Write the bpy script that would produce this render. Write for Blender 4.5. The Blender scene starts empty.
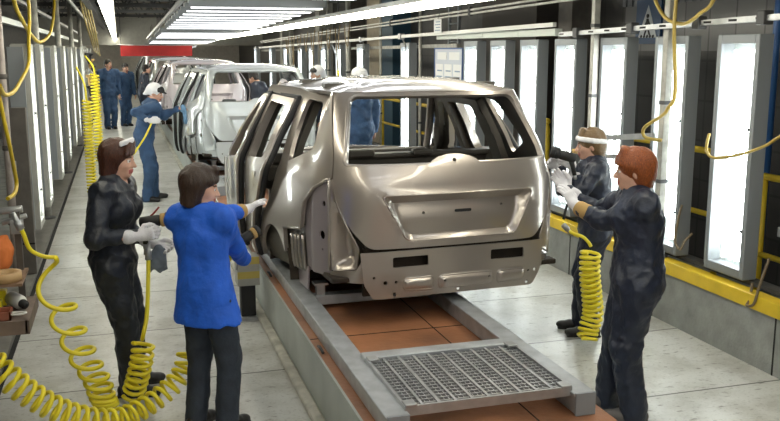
import bpy, math, random
import numpy as np
from mathutils import Vector, Matrix, geometry
random.seed(7)
PI = math.pi
C = bpy.context.scene.collection

# ------------------------------------------------------------------ materials
MATS = {}
def mat(name, col, rough=0.5, metal=0.0, var=0.0, vscale=8.0, bump=0.0, bscale=60.0, coat=0.0, emit=None, estr=0.0, spec=0.5):
    if name in MATS: return MATS[name]
    m = bpy.data.materials.new(name); m.use_nodes = True
    nt = m.node_tree; b = nt.nodes['Principled BSDF']
    b.inputs['Base Color'].default_value = (*col, 1)
    b.inputs['Roughness'].default_value = rough
    b.inputs['Metallic'].default_value = metal
    b.inputs['Specular IOR Level'].default_value = spec
    if coat: b.inputs['Coat Weight'].default_value = coat; b.inputs['Coat Roughness'].default_value = 0.04
    if emit: b.inputs['Emission Color'].default_value = (*emit, 1); b.inputs['Emission Strength'].default_value = estr
    tc = nt.nodes.new('ShaderNodeTexCoord')
    if var:
        n = nt.nodes.new('ShaderNodeTexNoise'); n.inputs['Scale'].default_value = vscale; n.inputs['Detail'].default_value = 5
        nt.links.new(tc.outputs['Object'], n.inputs['Vector'])
        r = nt.nodes.new('ShaderNodeValToRGB')
        r.color_ramp.elements[0].position = 0.3; r.color_ramp.elements[1].position = 0.7
        r.color_ramp.elements[0].color = tuple(c * (1 - var) for c in col) + (1,)
        r.color_ramp.elements[1].color = tuple(min(1, c * (1 + var)) for c in col) + (1,)
        nt.links.new(n.outputs['Fac'], r.inputs['Fac']); nt.links.new(r.outputs['Color'], b.inputs['Base Color'])
    if bump:
        n2 = nt.nodes.new('ShaderNodeTexNoise'); n2.inputs['Scale'].default_value = bscale; n2.inputs['Detail'].default_value = 3
        nt.links.new(tc.outputs['Object'], n2.inputs['Vector'])
        bp = nt.nodes.new('ShaderNodeBump'); bp.inputs['Strength'].default_value = bump; bp.inputs['Distance'].default_value = 0.02
        nt.links.new(n2.outputs['Fac'], bp.inputs['Height']); nt.links.new(bp.outputs['Normal'], b.inputs['Normal'])
    MATS[name] = m
    return m

def floor_mat():
    """painted concrete slabs: seams, smears and specks"""
    m = bpy.data.materials.new('painted_floor'); m.use_nodes = True
    nt = m.node_tree; N = nt.nodes; L = nt.links; b = N['Principled BSDF']
    tc = N.new('ShaderNodeTexCoord')
    br = N.new('ShaderNodeTexBrick'); br.offset = 0.0; br.inputs['Scale'].default_value = 1.0
    br.inputs['Brick Width'].default_value = 3.0; br.inputs['Row Height'].default_value = 1.18
    br.inputs['Mortar Size'].default_value = 0.009; br.inputs['Mortar Smooth'].default_value = 0.3
    br.inputs['Color1'].default_value = (0.62, 0.625, 0.60, 1); br.inputs['Color2'].default_value = (0.53, 0.535, 0.51, 1)
    br.inputs['Mortar'].default_value = (0.10, 0.10, 0.09, 1)
    mp = N.new('ShaderNodeMapping'); mp.inputs['Location'].default_value = (1.2, 0.05, 0)
    L.new(tc.outputs['Object'], mp.inputs['Vector']); L.new(mp.outputs['Vector'], br.inputs['Vector'])
    n1 = N.new('ShaderNodeTexNoise'); n1.inputs['Scale'].default_value = 1.7; n1.inputs['Detail'].default_value = 8; n1.inputs['Roughness'].default_value = 0.65
    L.new(tc.outputs['Object'], n1.inputs['Vector'])
    r1 = N.new('ShaderNodeValToRGB'); r1.color_ramp.elements[0].position = 0.30; r1.color_ramp.elements[1].position = 0.56
    r1.color_ramp.elements[0].color = (0.47, 0.45, 0.40, 1); r1.color_ramp.elements[1].color = (1, 1, 1, 1)
    L.new(n1.outputs['Fac'], r1.inputs['Fac'])
    mx = N.new('ShaderNodeMix'); mx.data_type = 'RGBA'; mx.blend_type = 'MULTIPLY'; mx.inputs[0].default_value = 0.8
    L.new(br.outputs['Color'], mx.inputs[6]); L.new(r1.outputs['Color'], mx.inputs[7])
    n2 = N.new('ShaderNodeTexNoise'); n2.inputs['Scale'].default_value = 11; n2.inputs['Detail'].default_value = 6
    mp2 = N.new('ShaderNodeMapping'); mp2.inputs['Scale'].default_value = (1.0, 2.2, 1)
    L.new(tc.outputs['Object'], mp2.inputs['Vector']); L.new(mp2.outputs['Vector'], n2.inputs['Vector'])
    r2 = N.new('ShaderNodeValToRGB'); r2.color_ramp.elements[0].position = 0.29; r2.color_ramp.elements[1].position = 0.40
    r2.color_ramp.elements[0].color = (0.25, 0.23, 0.2, 1); r2.color_ramp.elements[1].color = (1, 1, 1, 1)
    L.new(n2.outputs['Fac'], r2.inputs['Fac'])
    mx2 = N.new('ShaderNodeMix'); mx2.data_type = 'RGBA'; mx2.blend_type = 'MULTIPLY'; mx2.inputs[0].default_value = 0.75
    L.new(mx.outputs[2], mx2.inputs[6]); L.new(r2.outputs['Color'], mx2.inputs[7])
    n3 = N.new('ShaderNodeTexNoise'); n3.inputs['Scale'].default_value = 45; n3.inputs['Detail'].default_value = 3
    L.new(tc.outputs['Object'], n3.inputs['Vector'])
    r3 = N.new('ShaderNodeValToRGB'); r3.color_ramp.elements[0].position = 0.25; r3.color_ramp.elements[1].position = 0.45
    r3.color_ramp.elements[0].color = (0.5, 0.48, 0.45, 1); r3.color_ramp.elements[1].color = (1, 1, 1, 1)
    L.new(n3.outputs['Fac'], r3.inputs['Fac'])
    mx3 = N.new('ShaderNodeMix'); mx3.data_type = 'RGBA'; mx3.blend_type = 'MULTIPLY'; mx3.inputs[0].default_value = 0.6
    L.new(mx2.outputs[2], mx3.inputs[6]); L.new(r3.outputs['Color'], mx3.inputs[7])
    L.new(mx3.outputs[2], b.inputs['Base Color'])
    b.inputs['Roughness'].default_value = 0.33
    return m

def brick_mat(name, c1, c2, mortar, w, h, rough=0.6, ms=0.012):
    m = bpy.data.materials.new(name); m.use_nodes = True
    nt = m.node_tree; N = nt.nodes; L = nt.links; b = N['Principled BSDF']
    tc = N.new('ShaderNodeTexCoord'); sx = N.new('ShaderNodeSeparateXYZ'); cx = N.new('ShaderNodeCombineXYZ')
    L.new(tc.outputs['Object'], sx.inputs[0]); L.new(sx.outputs['Y'], cx.inputs['X']); L.new(sx.outputs['Z'], cx.inputs['Y'])
    br = N.new('ShaderNodeTexBrick'); br.offset = 0; br.inputs['Scale'].default_value = 1
    br.inputs['Brick Width'].default_value = w; br.inputs['Row Height'].default_value = h; br.inputs['Mortar Size'].default_value = ms
    br.inputs['Color1'].default_value = (*c1, 1); br.inputs['Color2'].default_value = (*c2, 1); br.inputs['Mortar'].default_value = (*mortar, 1)
    L.new(cx.outputs[0], br.inputs['Vector']); L.new(br.outputs['Color'], b.inputs['Base Color'])
    b.inputs['Roughness'].default_value = rough
    return m

def car_paint(name, col, metal=0.55, rough=0.22):
    m = mat(name, col, rough=rough, metal=metal, coat=0.9)
    return m

# ------------------------------------------------------------------ objects
def link(o, parent=None):
    C.objects.link(o)
    if parent is not None: o.parent = parent
    return o
def tag(o, label=None, cat=None, group=None, kind=None):
    if label: o['label'] = label
    if cat: o['category'] = cat
    if group: o['group'] = group
    if kind: o['kind'] = kind
    return o
def thing(name, label, cat, loc=(0, 0, 0), rz=0.0, group=None):
    o = bpy.data.objects.new(name, None); o.empty_display_size = 0.1
    o.location = loc; o.rotation_euler = (0, 0, rz)
    link(o); return tag(o, label, cat, group)
def children(o): return [x for x in bpy.data.objects if x.parent is o]
def copy_tree(o, parent=None, swap=None):
    c = o.copy()
    if swap and c.type == 'MESH':
        c.data = o.data.copy()
        for i, mm in enumerate(c.data.materials):
            if mm and mm.name in swap: c.data.materials[i] = swap[mm.name]
    C.objects.link(c)
    if parent is not None: c.parent = parent
    for ch in children(o): copy_tree(ch, c, swap)
    return c

class MB:
    """collects shapes and links them as one mesh object"""
    def __init__(s): s.v = []; s.f = []; s.m = []; s.sm = []
    def add(s, vs, fs, mi=0, smooth=False):
        n = len(s.v); s.v += [tuple(v) for v in vs]
        for f in fs: s.f.append(tuple(n + i for i in f)); s.m.append(mi); s.sm.append(smooth)
        return s
    def box(s, x0, x1, y0, y1, z0, z1, mi=0):
        v = [(x0, y0, z0), (x1, y0, z0), (x1, y1, z0), (x0, y1, z0), (x0, y0, z1), (x1, y0, z1), (x1, y1, z1), (x0, y1, z1)]
        return s.add(v, [(0, 3, 2, 1), (4, 5, 6, 7), (0, 1, 5, 4), (1, 2, 6, 5), (2, 3, 7, 6), (3, 0, 4, 7)], mi)
    def bar(s, a, b, w, h, mi=0, up=(0, 0, 1)):
        """rectangular bar from a to b, w wide, h high"""
        a, b = Vector(a), Vector(b); d = (b - a).normalized(); u = Vector(up)
        if abs(d.dot(u)) > 0.95: u = Vector((0, 1, 0))
        x = d.cross(u).normalized() * w / 2; y = x.cross(d).normalized() * h / 2
        v = []
        for p in (a, b):
            for i, j in ((-1, -1), (1, -1), (1, 1), (-1, 1)): v.append(p + x * i + y * j)
        return s.add(v, [(3, 2, 1, 0), (4, 5, 6, 7), (0, 1, 5, 4), (1, 2, 6, 5), (2, 3, 7, 6), (3, 0, 4, 7)], mi)
    def tube(s, pts, r, n=10, mi=0, cap=True, closed=False):
        pts = [Vector(p) for p in pts]; k = len(pts); rr = r if isinstance(r, (list, tuple)) else [r] * k
        T = []
        for i in range(k):
            if closed: d = pts[(i + 1) % k] - pts[i - 1]
            else: d = pts[min(i + 1, k - 1)] - pts[max(i - 1, 0)]
            T.append(d.normalized() if d.length > 1e-9 else Vector((0, 0, 1)))
        u = Vector((0, 0, 1)) if abs(T[0].z) < 0.9 else Vector((1, 0, 0))
        u = (u - T[0] * u.dot(T[0])).normalized(); vs = []
        for i in range(k):
            if i: 
                ax = T[i - 1].cross(T[i])
                if ax.length > 1e-8: u = Matrix.Rotation(T[i - 1].angle(T[i]), 3, ax) @ u
                u = (u - T[i] * u.dot(T[i])).normalized()
            w = T[i].cross(u)
            for j in range(n):
                a = 2 * PI * j / n; vs.append(pts[i] + (u * math.cos(a) + w * math.sin(a)) * rr[i])
        fs = []
        for i in range(k if closed else k - 1):
            i2 = (i + 1) % k
            for j in range(n): fs.append((i * n + j, i * n + (j + 1) % n, i2 * n + (j + 1) % n, i2 * n + j))
        s.add(vs, fs, mi, True)
        if cap and not closed:
            b = len(s.v) - k * n
            s.f.append(tuple(b + j for j in reversed(range(n)))); s.m.append(mi); s.sm.append(False)
            s.f.append(tuple(b + (k - 1) * n + j for j in range(n))); s.m.append(mi); s.sm.append(False)
        return s
    def lathe(s, prof, c=(0, 0, 0), axis=(0, 0, 1), n=20, mi=0):
        """prof: (radius, height) pairs along axis"""
        ax = Vector(axis).normalized(); u = ax.orthogonal().normalized(); w = ax.cross(u); c = Vector(c); vs = []; fs = []
        for r, h in prof:
            for j in range(n):
                a = 2 * PI * j / n; vs.append(c + ax * h + (u * math.cos(a) + w * math.sin(a)) * max(r, 1e-4))
        for i in range(len(prof) - 1):
            for j in range(n): fs.append((i * n + j, i * n + (j + 1) % n, (i + 1) * n + (j + 1) % n, (i + 1) * n + j))
        s.add(vs, fs, mi, True)
        b = len(s.v) - len(prof) * n
        s.f.append(tuple(b + j for j in reversed(range(n)))); s.m.append(mi); s.sm.append(False)
        s.f.append(tuple(b + (len(prof) - 1) * n + j for j in range(n))); s.m.append(mi); s.sm.append(False)
        return s
    def prism(s, poly, d0, d1, plane='xz', mi=0):
        """poly (2D) extruded along the third axis from d0 to d1"""
        def P(a, b, d): return {'xz': (a, d, b), 'yz': (d, a, b), 'xy': (a, b, d)}[plane]
        n = len(poly); v = [P(a, b, d0) for a, b in poly] + [P(a, b, d1) for a, b in poly]
        fs = [tuple(range(n)), tuple(n + i for i in reversed(range(n)))] + [(i, n + i, n + (i + 1) % n, (i + 1) % n) for i in range(n)]
        return s.add(v, fs, mi)
    def build(s, name, mats, parent=None, bevel=0.0, fix=True):
        me = bpy.data.meshes.new(name); me.from_pydata(s.v, [], s.f); 
        if not isinstance(mats, (list, tuple)): mats = [mats]
        for m in mats: me.materials.append(m)
        me.polygons.foreach_set('material_index', s.m); me.polygons.foreach_set('use_smooth', s.sm)
        me.update()
        if fix:
            import bmesh
            bm = bmesh.new(); bm.from_mesh(me); bmesh.ops.recalc_face_normals(bm, faces=bm.faces); bm.to_mesh(me); bm.free()
        o = bpy.data.objects.new(name, me); link(o, parent)
        if bevel:
            md = o.modifiers.new('bevel', 'BEVEL'); md.width = bevel; md.segments = 2; md.limit_method = 'ANGLE'
        return o
def struct(o): o['kind'] = 'structure'; return o

def bake(o, sharp=40):
    dg = bpy.context.evaluated_depsgraph_get(); dg.update()
    me = bpy.data.meshes.new_from_object(o.evaluated_get(dg), depsgraph=dg)
    o.modifiers.clear(); o.data = me
    for p in me.polygons: p.use_smooth = True
    if sharp: me.set_sharp_from_angle(angle=math.radians(sharp))
    return o

def catmull(pts, n=8, closed=False):
    P = [np.array(p, float) for p in pts]; k = len(P); out = []
    for i in range(k if closed else k - 1):
        if closed: p0, p1, p2, p3 = P[i - 1], P[i], P[(i + 1) % k], P[(i + 2) % k]
        else: p0, p1, p2, p3 = P[max(i - 1, 0)], P[i], P[i + 1], P[min(i + 2, k - 1)]
        for j in range(n):
            t = j / n
            out.append(0.5 * ((2 * p1) + (-p0 + p2) * t + (2 * p0 - 5 * p1 + 4 * p2 - p3) * t * t + (-p0 + 3 * p1 - 3 * p2 + p3) * t ** 3))
    if not closed: out.append(P[-1])
    return [tuple(p) for p in out]
def coil(path, r, pitch, n=14, ends=0.0):
    """helix of radius r wound along a polyline path"""
    P = [Vector(p) for p in path]; d = [0]
    for i in range(1, len(P)): d.append(d[-1] + (P[i] - P[i - 1]).length)
    Ltot = d[-1]; turns = Ltot / pitch; k = max(8, int(turns * n)); out = []
    u = None; lastT = None
    for i in range(k + 1):
        s_ = Ltot * i / k; j = min(max(np.searchsorted(d, s_) - 1, 0), len(P) - 2)
        t = (s_ - d[j]) / max(d[j + 1] - d[j], 1e-9); p = P[j].lerp(P[j + 1], t)
        T = (P[min(j + 2, len(P) - 1)] - P[max(j - 1, 0)]).normalized()
        if u is None: u = T.orthogonal().normalized()
        u = (u - T * u.dot(T)).normalized(); w = T.cross(u); a = 2 * PI * turns * i / k
        rad = r(s_ / Ltot) if callable(r) else r
        out.append(p + (u * math.cos(a) + w * math.sin(a)) * rad)
    return out
def smoothstep(a, b, x): 
    t = np.clip((np.asarray(x, float) - a) / (b - a), 0, 1); return t * t * (3 - 2 * t)
# ------------------------------------------------------------------ implicit surfaces -> one continuous mesh
class SDF:
    """smooth union / subtraction of rounded shapes on a grid, meshed by surface nets"""
    def __init__(s, lo, hi, h):
        s.h = h; s.lo = np.array(lo, float) - 3 * h; n = np.ceil((np.array(hi, float) + 3 * h - s.lo) / h).astype(int) + 1
        s.n = n; s.D = np.full(tuple(n), 0.3, np.float32)
        s.ax = [s.lo[i] + h * np.arange(n[i]) for i in range(3)]
    def _sub(s, lo, hi):
        a = np.maximum(np.floor((np.array(lo) - s.lo) / s.h).astype(int), 0)
        b = np.minimum(np.ceil((np.array(hi) - s.lo) / s.h).astype(int) + 1, s.n)
        if np.any(b <= a): return None, None
        sl = tuple(slice(a[i], b[i]) for i in range(3))
        X, Y, Z = np.meshgrid(s.ax[0][sl[0]], s.ax[1][sl[1]], s.ax[2][sl[2]], indexing='ij')
        return sl, (X, Y, Z)
    def _put(s, sl, d, k, op):
        D = s.D[sl]; d = d.astype(np.float32)
        if op == 'u':
            if k > 0:
                hh = np.clip(0.5 + 0.5 * (D - d) / k, 0, 1); s.D[sl] = D * (1 - hh) + d * hh - k * hh * (1 - hh)
            else: s.D[sl] = np.minimum(D, d)
        elif op == 's':
            if k > 0:
                hh = np.clip(0.5 - 0.5 * (D + d) / k, 0, 1); s.D[sl] = D * (1 - hh) - d * hh + k * hh * (1 - hh)
            else: s.D[sl] = np.maximum(D, -d)
        elif op == 'i': s.D[sl] = np.maximum(D, d)
    def cone(s, a, b, ra, rb, k=0.03, op='u', flat=None):
        """tapered capsule; flat=(dir, factor) squashes it along dir"""
        a = np.array(a, float); b = np.array(b, float); R = max(ra, rb); m = k + 3 * s.h + R
        sl, G = s._sub(np.minimum(a, b) - m, np.maximum(a, b) + m)
        if sl is None: return s
        ab = b - a; L2 = max(ab @ ab, 1e-9); q = [G[i] - a[i] for i in range(3)]
        t = np.clip((q[0] * ab[0] + q[1] * ab[1] + q[2] * ab[2]) / L2, 0, 1)
        q = [q[i] - t * ab[i] for i in range(3)]; r = ra + (rb - ra) * t
        if flat is not None:
            f = np.array(flat[0], float); f /= np.linalg.norm(f); c = (q[0] * f[0] + q[1] * f[1] + q[2] * f[2])
            kf = 1 / flat[1] - 1; q = [q[i] + kf * c * f[i] for i in range(3)]
            d = (np.sqrt(q[0] ** 2 + q[1] ** 2 + q[2] ** 2) - r) * (flat[1] if flat[1] < 1 else 1)
        else: d = np.sqrt(q[0] ** 2 + q[1] ** 2 + q[2] ** 2) - r
        s._put(sl, d, k, op); return s
    def chain(s, pts, rs, k=0.02, op='u', flat=None):
        for i in range(len(pts) - 1): s.cone(pts[i], pts[i + 1], rs[i], rs[i + 1], k, op, flat)
        return s
    def ell(s, c, r, R=None, k=0.02, op='u'):
        """ellipsoid with radii r, axes = columns of R"""
        c = np.array(c, float); r = np.array(r, float); R = np.eye(3) if R is None else np.array(R, float); m = r.max() + k + 3 * s.h
        sl, G = s._sub(c - m, c + m)
        if sl is None: return s
        q = [G[i] - c[i] for i in range(3)]; l = [q[0] * R[0, i] + q[1] * R[1, i] + q[2] * R[2, i] for i in range(3)]
        k0 = np.sqrt(sum((l[i] / r[i]) ** 2 for i in range(3))); k1 = np.sqrt(sum((l[i] / r[i] ** 2) ** 2 for i in range(3)))
        d = np.where(k1 > 1e-6, k0 * (k0 - 1) / np.maximum(k1, 1e-6), -r.min()); s._put(sl, d, k, op); return s
    def slab(s, a, b, side, ra, rb, k=0.03, op='u'):
        """segment with elliptic section: ra=(half width along side, half depth) at a, rb at b"""
        a = np.array(a, float); b = np.array(b, float); m = max(*ra, *rb) + k + 3 * s.h
        sl, G = s._sub(np.minimum(a, b) - m, np.maximum(a, b) + m)
        if sl is None: return s
        ab = b - a; L = np.linalg.norm(ab); u = ab / L; sd = np.array(side, float); sd = sd - u * (sd @ u); sd /= np.linalg.norm(sd); fr = np.cross(u, sd)
        q = [G[i] - a[i] for i in range(3)]; dot = lambda v: q[0] * v[0] + q[1] * v[1] + q[2] * v[2]
        t = dot(u); tc = np.clip(t, 0, L); f = tc / L; w = ra[0] + (rb[0] - ra[0]) * f; dp = ra[1] + (rb[1] - ra[1]) * f
        qs, qf, qa = dot(sd), dot(fr), t - tc; mn = np.minimum(w, dp)
        k0 = np.sqrt((qs / w) ** 2 + (qf / dp) ** 2 + (qa / mn) ** 2); k1 = np.sqrt((qs / w ** 2) ** 2 + (qf / dp ** 2) ** 2 + (qa / mn ** 2) ** 2)
        d = np.where(k1 > 1e-6, k0 * (k0 - 1) / np.maximum(k1, 1e-6), -mn); s._put(sl, d, k, op); return s
    def plane(s, p, n, lo, hi, op='s', k=0.0):
        """inside box lo..hi remove what lies on the n side of the plane"""
        sl, G = s._sub(lo, hi)
        if sl is None: return s
        n = np.array(n, float); n /= np.linalg.norm(n); d = -(sum((G[i] - p[i]) * n[i] for i in range(3))); s._put(sl, d, k, op); return s
    def box(s, c, hs, R=None, rnd=0.01, k=0.01, op='u'):
        c = np.array(c, float); hs = np.array(hs, float); R = np.eye(3) if R is None else np.array(R, float); m = np.linalg.norm(hs) + k + 3 * s.h
        sl, G = s._sub(c - m, c + m)
        if sl is None: return s
        q = [G[i] - c[i] for i in range(3)]; l = [np.abs(q[0] * R[0, i] + q[1] * R[1, i] + q[2] * R[2, i]) - hs[i] + rnd for i in range(3)]
        out = np.sqrt(sum(np.maximum(x, 0) ** 2 for x in l)); d = out + np.minimum(np.maximum(np.maximum(l[0], l[1]), l[2]), 0) - rnd
        s._put(sl, d, k, op); return s
    def wrinkle(s, amp, scale, seed=0, zlo=-9, zhi=99, stretch=(1, 1, 1)):
        rs = np.random.RandomState(seed); near = np.abs(s.D) < 0.05; I = np.argwhere(near)
        if not len(I): return s
        P = np.stack([s.ax[i][I[:, i]] for i in range(3)], 1); Q = P * np.array(stretch) * scale; n = np.zeros(len(P)); a = 1.0
        for o in range(3):
            for _ in range(4):
                v = rs.normal(size=3); v /= np.linalg.norm(v); ph = rs.rand() * 6.28
                wv = rs.normal(size=3) * 0.6
                n += a * np.sin(Q @ v * (1.7 ** o) + ph + 1.3 * np.sin(Q @ wv * (1.4 ** o) + ph * 2))
            a *= 0.6
        n = np.abs(n / 5.0) * 2 - 0.6
        w = smoothstep(zlo - 0.05, zlo + 0.05, P[:, 2]) * (1 - smoothstep(zhi - 0.05, zhi + 0.05, P[:, 2]))
        s.D[I[:, 0], I[:, 1], I[:, 2]] += (amp * n * w).astype(np.float32); return s
    def mesh(s, name, mats, pick=None, parent=None, M=None):
        """pick(centres) gives a material index per face; M (3x3 rotation, offset) applied to the points"""
        D = s.D; n = np.array(D.shape) - 1; S = D < 0
        c = np.zeros(tuple(n), np.int16)
        for i in (0, 1):
            for j in (0, 1):
                for k in (0, 1): c += S[i:n[0] + i, j:n[1] + j, k:n[2] + k]
        act = (c > 0) & (c < 8); I = np.argwhere(act); idx = np.full(tuple(n), -1, np.int64); idx[act] = np.arange(len(I))
        acc = np.zeros((len(I), 3)); cnt = np.zeros(len(I)); cor = [(i, j, k) for i in (0, 1) for j in (0, 1) for k in (0, 1)]
        for a in cor:
            for ax in range(3):
                if a[ax]: continue
                b = list(a); b[ax] = 1
                da = D[I[:, 0] + a[0], I[:, 1] + a[1], I[:, 2] + a[2]].astype(float); db = D[I[:, 0] + b[0], I[:, 1] + b[1], I[:, 2] + b[2]].astype(float)
                mk = (da < 0) != (db < 0); t = np.where(mk, da / np.where(mk, da - db, 1), 0)
                p = np.tile(np.array(a, float), (len(I), 1)); p[:, ax] += t; acc[mk] += p[mk]; cnt[mk] += 1
        V = (I + acc / cnt[:, None]) * s.h + s.lo
        F = []
        for ax in range(3):
            o1, o2 = [(1, 2), (2, 0), (0, 1)][ax]
            sl0 = [slice(None)] * 3; sl1 = [slice(None)] * 3; sl0[ax] = slice(0, -1); sl1[ax] = slice(1, None)
            A, B = S[tuple(sl0)], S[tuple(sl1)]; E = np.argwhere(A != B)
            E = E[(E[:, o1] > 0) & (E[:, o2] > 0) & (E[:, o1] < n[o1]) & (E[:, o2] < n[o2])]
            if not len(E): continue
            d1 = np.zeros(3, int); d1[o1] = 1; d2 = np.zeros(3, int); d2[o2] = 1
            q = [E - d1 - d2, E - d2, E, E - d1]; q = np.stack([idx[x[:, 0], x[:, 1], x[:, 2]] for x in q], 1)
            fl = ~A[E[:, 0], E[:, 1], E[:, 2]]; q[fl] = q[fl][:, ::-1]; q = q[(q >= 0).all(1)]; F.append(q)
        F = np.concatenate(F)
        for _ in range(2):   # light smoothing
            W = np.zeros_like(V); cn = np.zeros(len(V))
            for a in range(4):
                b = (a + 1) % 4; np.add.at(W, F[:, a], V[F[:, b]]); np.add.at(W, F[:, b], V[F[:, a]]); np.add.at(cn, F[:, a], 1); np.add.at(cn, F[:, b], 1)
            V = V * 0.5 + 0.5 * W / np.maximum(cn, 1)[:, None]
        # keep the main pieces only
        lab = np.arange(len(V))
        for _ in range(400):
            m = np.minimum.reduce([lab[F[:, i]] for i in range(4)]); new = lab.copy()
            for i in range(4): np.minimum.at(new, F[:, i], m)
            new = new[new]
            if (new == lab).all(): break
            lab = new
        ids, cn = np.unique(lab, return_counts=True); keep = np.isin(lab, ids[cn > max(24, 0.02 * len(V))])
        F = F[keep[F[:, 0]]]; used = np.unique(F); remap = np.full(len(V), -1); remap[used] = np.arange(len(used)); V = V[used]; F = remap[F]
        cen = V[F].mean(1); mi = pick(cen) if pick else np.zeros(len(F), int)
        if M is not None: V = V @ np.array(M[0]).T + np.array(M[1])
        me = bpy.data.meshes.new(name); me.vertices.add(len(V)); me.vertices.foreach_set('co', V.astype(np.float32).ravel())
        me.loops.add(len(F) * 4); me.loops.foreach_set('vertex_index', F.astype(np.int32).ravel())
        me.polygons.add(len(F)); me.polygons.foreach_set('loop_start', np.arange(0, len(F) * 4, 4, dtype=np.int32))
        if not isinstance(mats, (list, tuple)): mats = [mats]
        for m in mats: me.materials.append(m)
        me.polygons.foreach_set('material_index', np.asarray(mi, np.int32)); me.polygons.foreach_set('use_smooth', np.ones(len(F), bool))
        me.update(calc_edges=True); me.validate()
        o = bpy.data.objects.new(name, me); link(o, parent); return o
# ------------------------------------------------------------------ camera
H = 2.21
cam = bpy.data.cameras.new('camera'); cam_o = bpy.data.objects.new('camera', cam); C.objects.link(cam_o)
cam.sensor_width = 36; cam.lens = 36 * 880 / 780; cam.clip_end = 300
cam_o.location = (0, 0, H)
yaw = math.radians(16.914); pit = math.radians(10.337)
cam_o.rotation_euler = (PI / 2 - pit, 0, -yaw)
bpy.context.scene.camera = cam_o

# ------------------------------------------------------------------ materials of the place
M_floor = floor_mat()
M_orange = mat('orange_floor_paint', (0.30, 0.13, 0.063), rough=0.40, var=0.4, vscale=2.5, bump=0.1, bscale=30)
M_curb = mat('grey_blue_paint', (0.40, 0.43, 0.41), rough=0.5, var=0.18, vscale=2.2)
M_conc = mat('raw_concrete', (0.27, 0.28, 0.27), rough=0.85, var=0.22, vscale=5, bump=0.3, bscale=40)
M_yel = mat('yellow_paint', (0.74, 0.52, 0.03), rough=0.42, var=0.12, vscale=6)
M_black = mat('black_rubber', (0.012, 0.012, 0.013), rough=0.6)
M_gap = mat('dark_gap', (0.01, 0.01, 0.01), rough=0.9)
M_steel = mat('galvanised_steel', (0.40, 0.41, 0.42), rough=0.38, metal=0.7, var=0.15, vscale=12)
M_skid = mat('painted_skid_steel', (0.42, 0.44, 0.46), rough=0.42, metal=0.5, var=0.18, vscale=9)
M_frame = mat('grey_frame_paint', (0.24, 0.26, 0.28), rough=0.45, metal=0.1)
M_framel = mat('beige_grey_paint', (0.36, 0.36, 0.33), rough=0.55, var=0.08)
M_white = mat('white_paint', (0.60, 0.60, 0.58), rough=0.45)
M_pipe = mat('pale_pipe_paint', (0.38, 0.375, 0.34), rough=0.45, var=0.25, vscale=14)
M_dark = mat('dark_roof_paint', (0.15, 0.152, 0.155), rough=0.8)
M_darkm = mat('dark_steel', (0.075, 0.077, 0.08), rough=0.6, metal=0.3)
M_brown = mat('brown_grey_paint', (0.10, 0.09, 0.08), rough=0.6, var=0.2)
M_beige = mat('beige_wall_paint', (0.42, 0.36, 0.27), rough=0.7, var=0.1)
M_teal = mat('blue_teal_paint', (0.035, 0.09, 0.14), rough=0.5)
M_red = mat('red_cloth', (0.50, 0.03, 0.03), rough=0.7, var=0.2, vscale=2)
M_tile = brick_mat('grey_wall_tiles', (0.13, 0.13, 0.13), (0.105, 0.105, 0.11), (0.05, 0.05, 0.05), 0.42, 0.42, 0.35)
M_tiled = brick_mat('dark_wall_tiles', (0.045, 0.043, 0.042), (0.036, 0.034, 0.034), (0.02, 0.02, 0.02), 0.42, 0.42, 0.45)
M_lamp = mat('lit_diffuser', (0.9, 0.95, 0.92), rough=0.5, emit=(0.93, 1.0, 0.95), estr=5)
M_tube = mat('lit_tube', (1, 1, 1), rough=0.5, emit=(0.95, 1.0, 0.97), estr=30.0)
M_strip = mat('lit_warm_tube', (1, 1, 0.9), rough=0.5, emit=(1.0, 0.95, 0.78), estr=22.0)
M_bank = mat('lit_cool_tube', (1, 1, 1), rough=0.5, emit=(0.95, 0.98, 1.0), estr=9.0)
M_bankf = mat('lit_violet_white_tube', (1, 1, 1), rough=0.5, emit=(0.93, 0.94, 1.0), estr=1.9)
M_refl = mat('white_reflector', (0.8, 0.82, 0.82), rough=0.35)
M_hose = mat('yellow_hose', (0.84, 0.71, 0.03), rough=0.35)
M_hoseo = mat('ochre_hose', (0.40, 0.29, 0.06), rough=0.45)
M_paper = mat('paper', (0.72, 0.73, 0.74), rough=0.8)

# ------------------------------------------------------------------ the hall
YF = 46.0
struct(MB().box(-0.88, 4.2, -8.5, YF, -0.12, 0).build('floor', M_floor))
struct(MB().box(-6, -0.88, -8.5, YF, -0.14, -0.035).box(4.2, 6.2, -8.5, YF, -0.14, -0.02).build('floor', M_conc))
struct(MB().box(-0.885, -0.85, -8.5, YF, -0.01, 0.006).build('trim_1', M_gap))
struct(MB().box(-1.3, -0.886, 2.0, YF, -0.03, 0.05).build('trim_2', mat('machine_plinth_paint', (0.16, 0.155, 0.14), rough=0.6, var=0.2)))
pl = MB(); pl.box(1.07, 2.33, -1.0, 42, 0, 0.355, 0)
pl.box(1.085, 2.315, -1.0, 42, 0.355, 0.37, 1)
pl.box(1.07, 1.085, -1.0, 42, 0.355, 0.373, 0)
struct(pl.build('conveyor_platform', [M_curb, M_orange]))
tr = MB(); tr.box(0.995, 1.07, -1.0, 42, 0, 0.05)
struct(tr.build('trim_3', mat('dirty_pale_concrete', (0.42, 0.41, 0.36), rough=0.8, var=0.3, vscale=7, bump=0.4, bscale=20), bevel=0.02))
# floor seams of the orange decking
sm = MB()
for y in (2.9, 5.35, 7.9, 10.4, 12.9, 15.4): sm.box(1.09, 2.31, y, y + 0.012, 0.3695, 0.3712)
sm.box(1.93, 1.938, -1, 40, 0.3695, 0.3712)
struct(sm.build('trim_4', M_gap))
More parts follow.
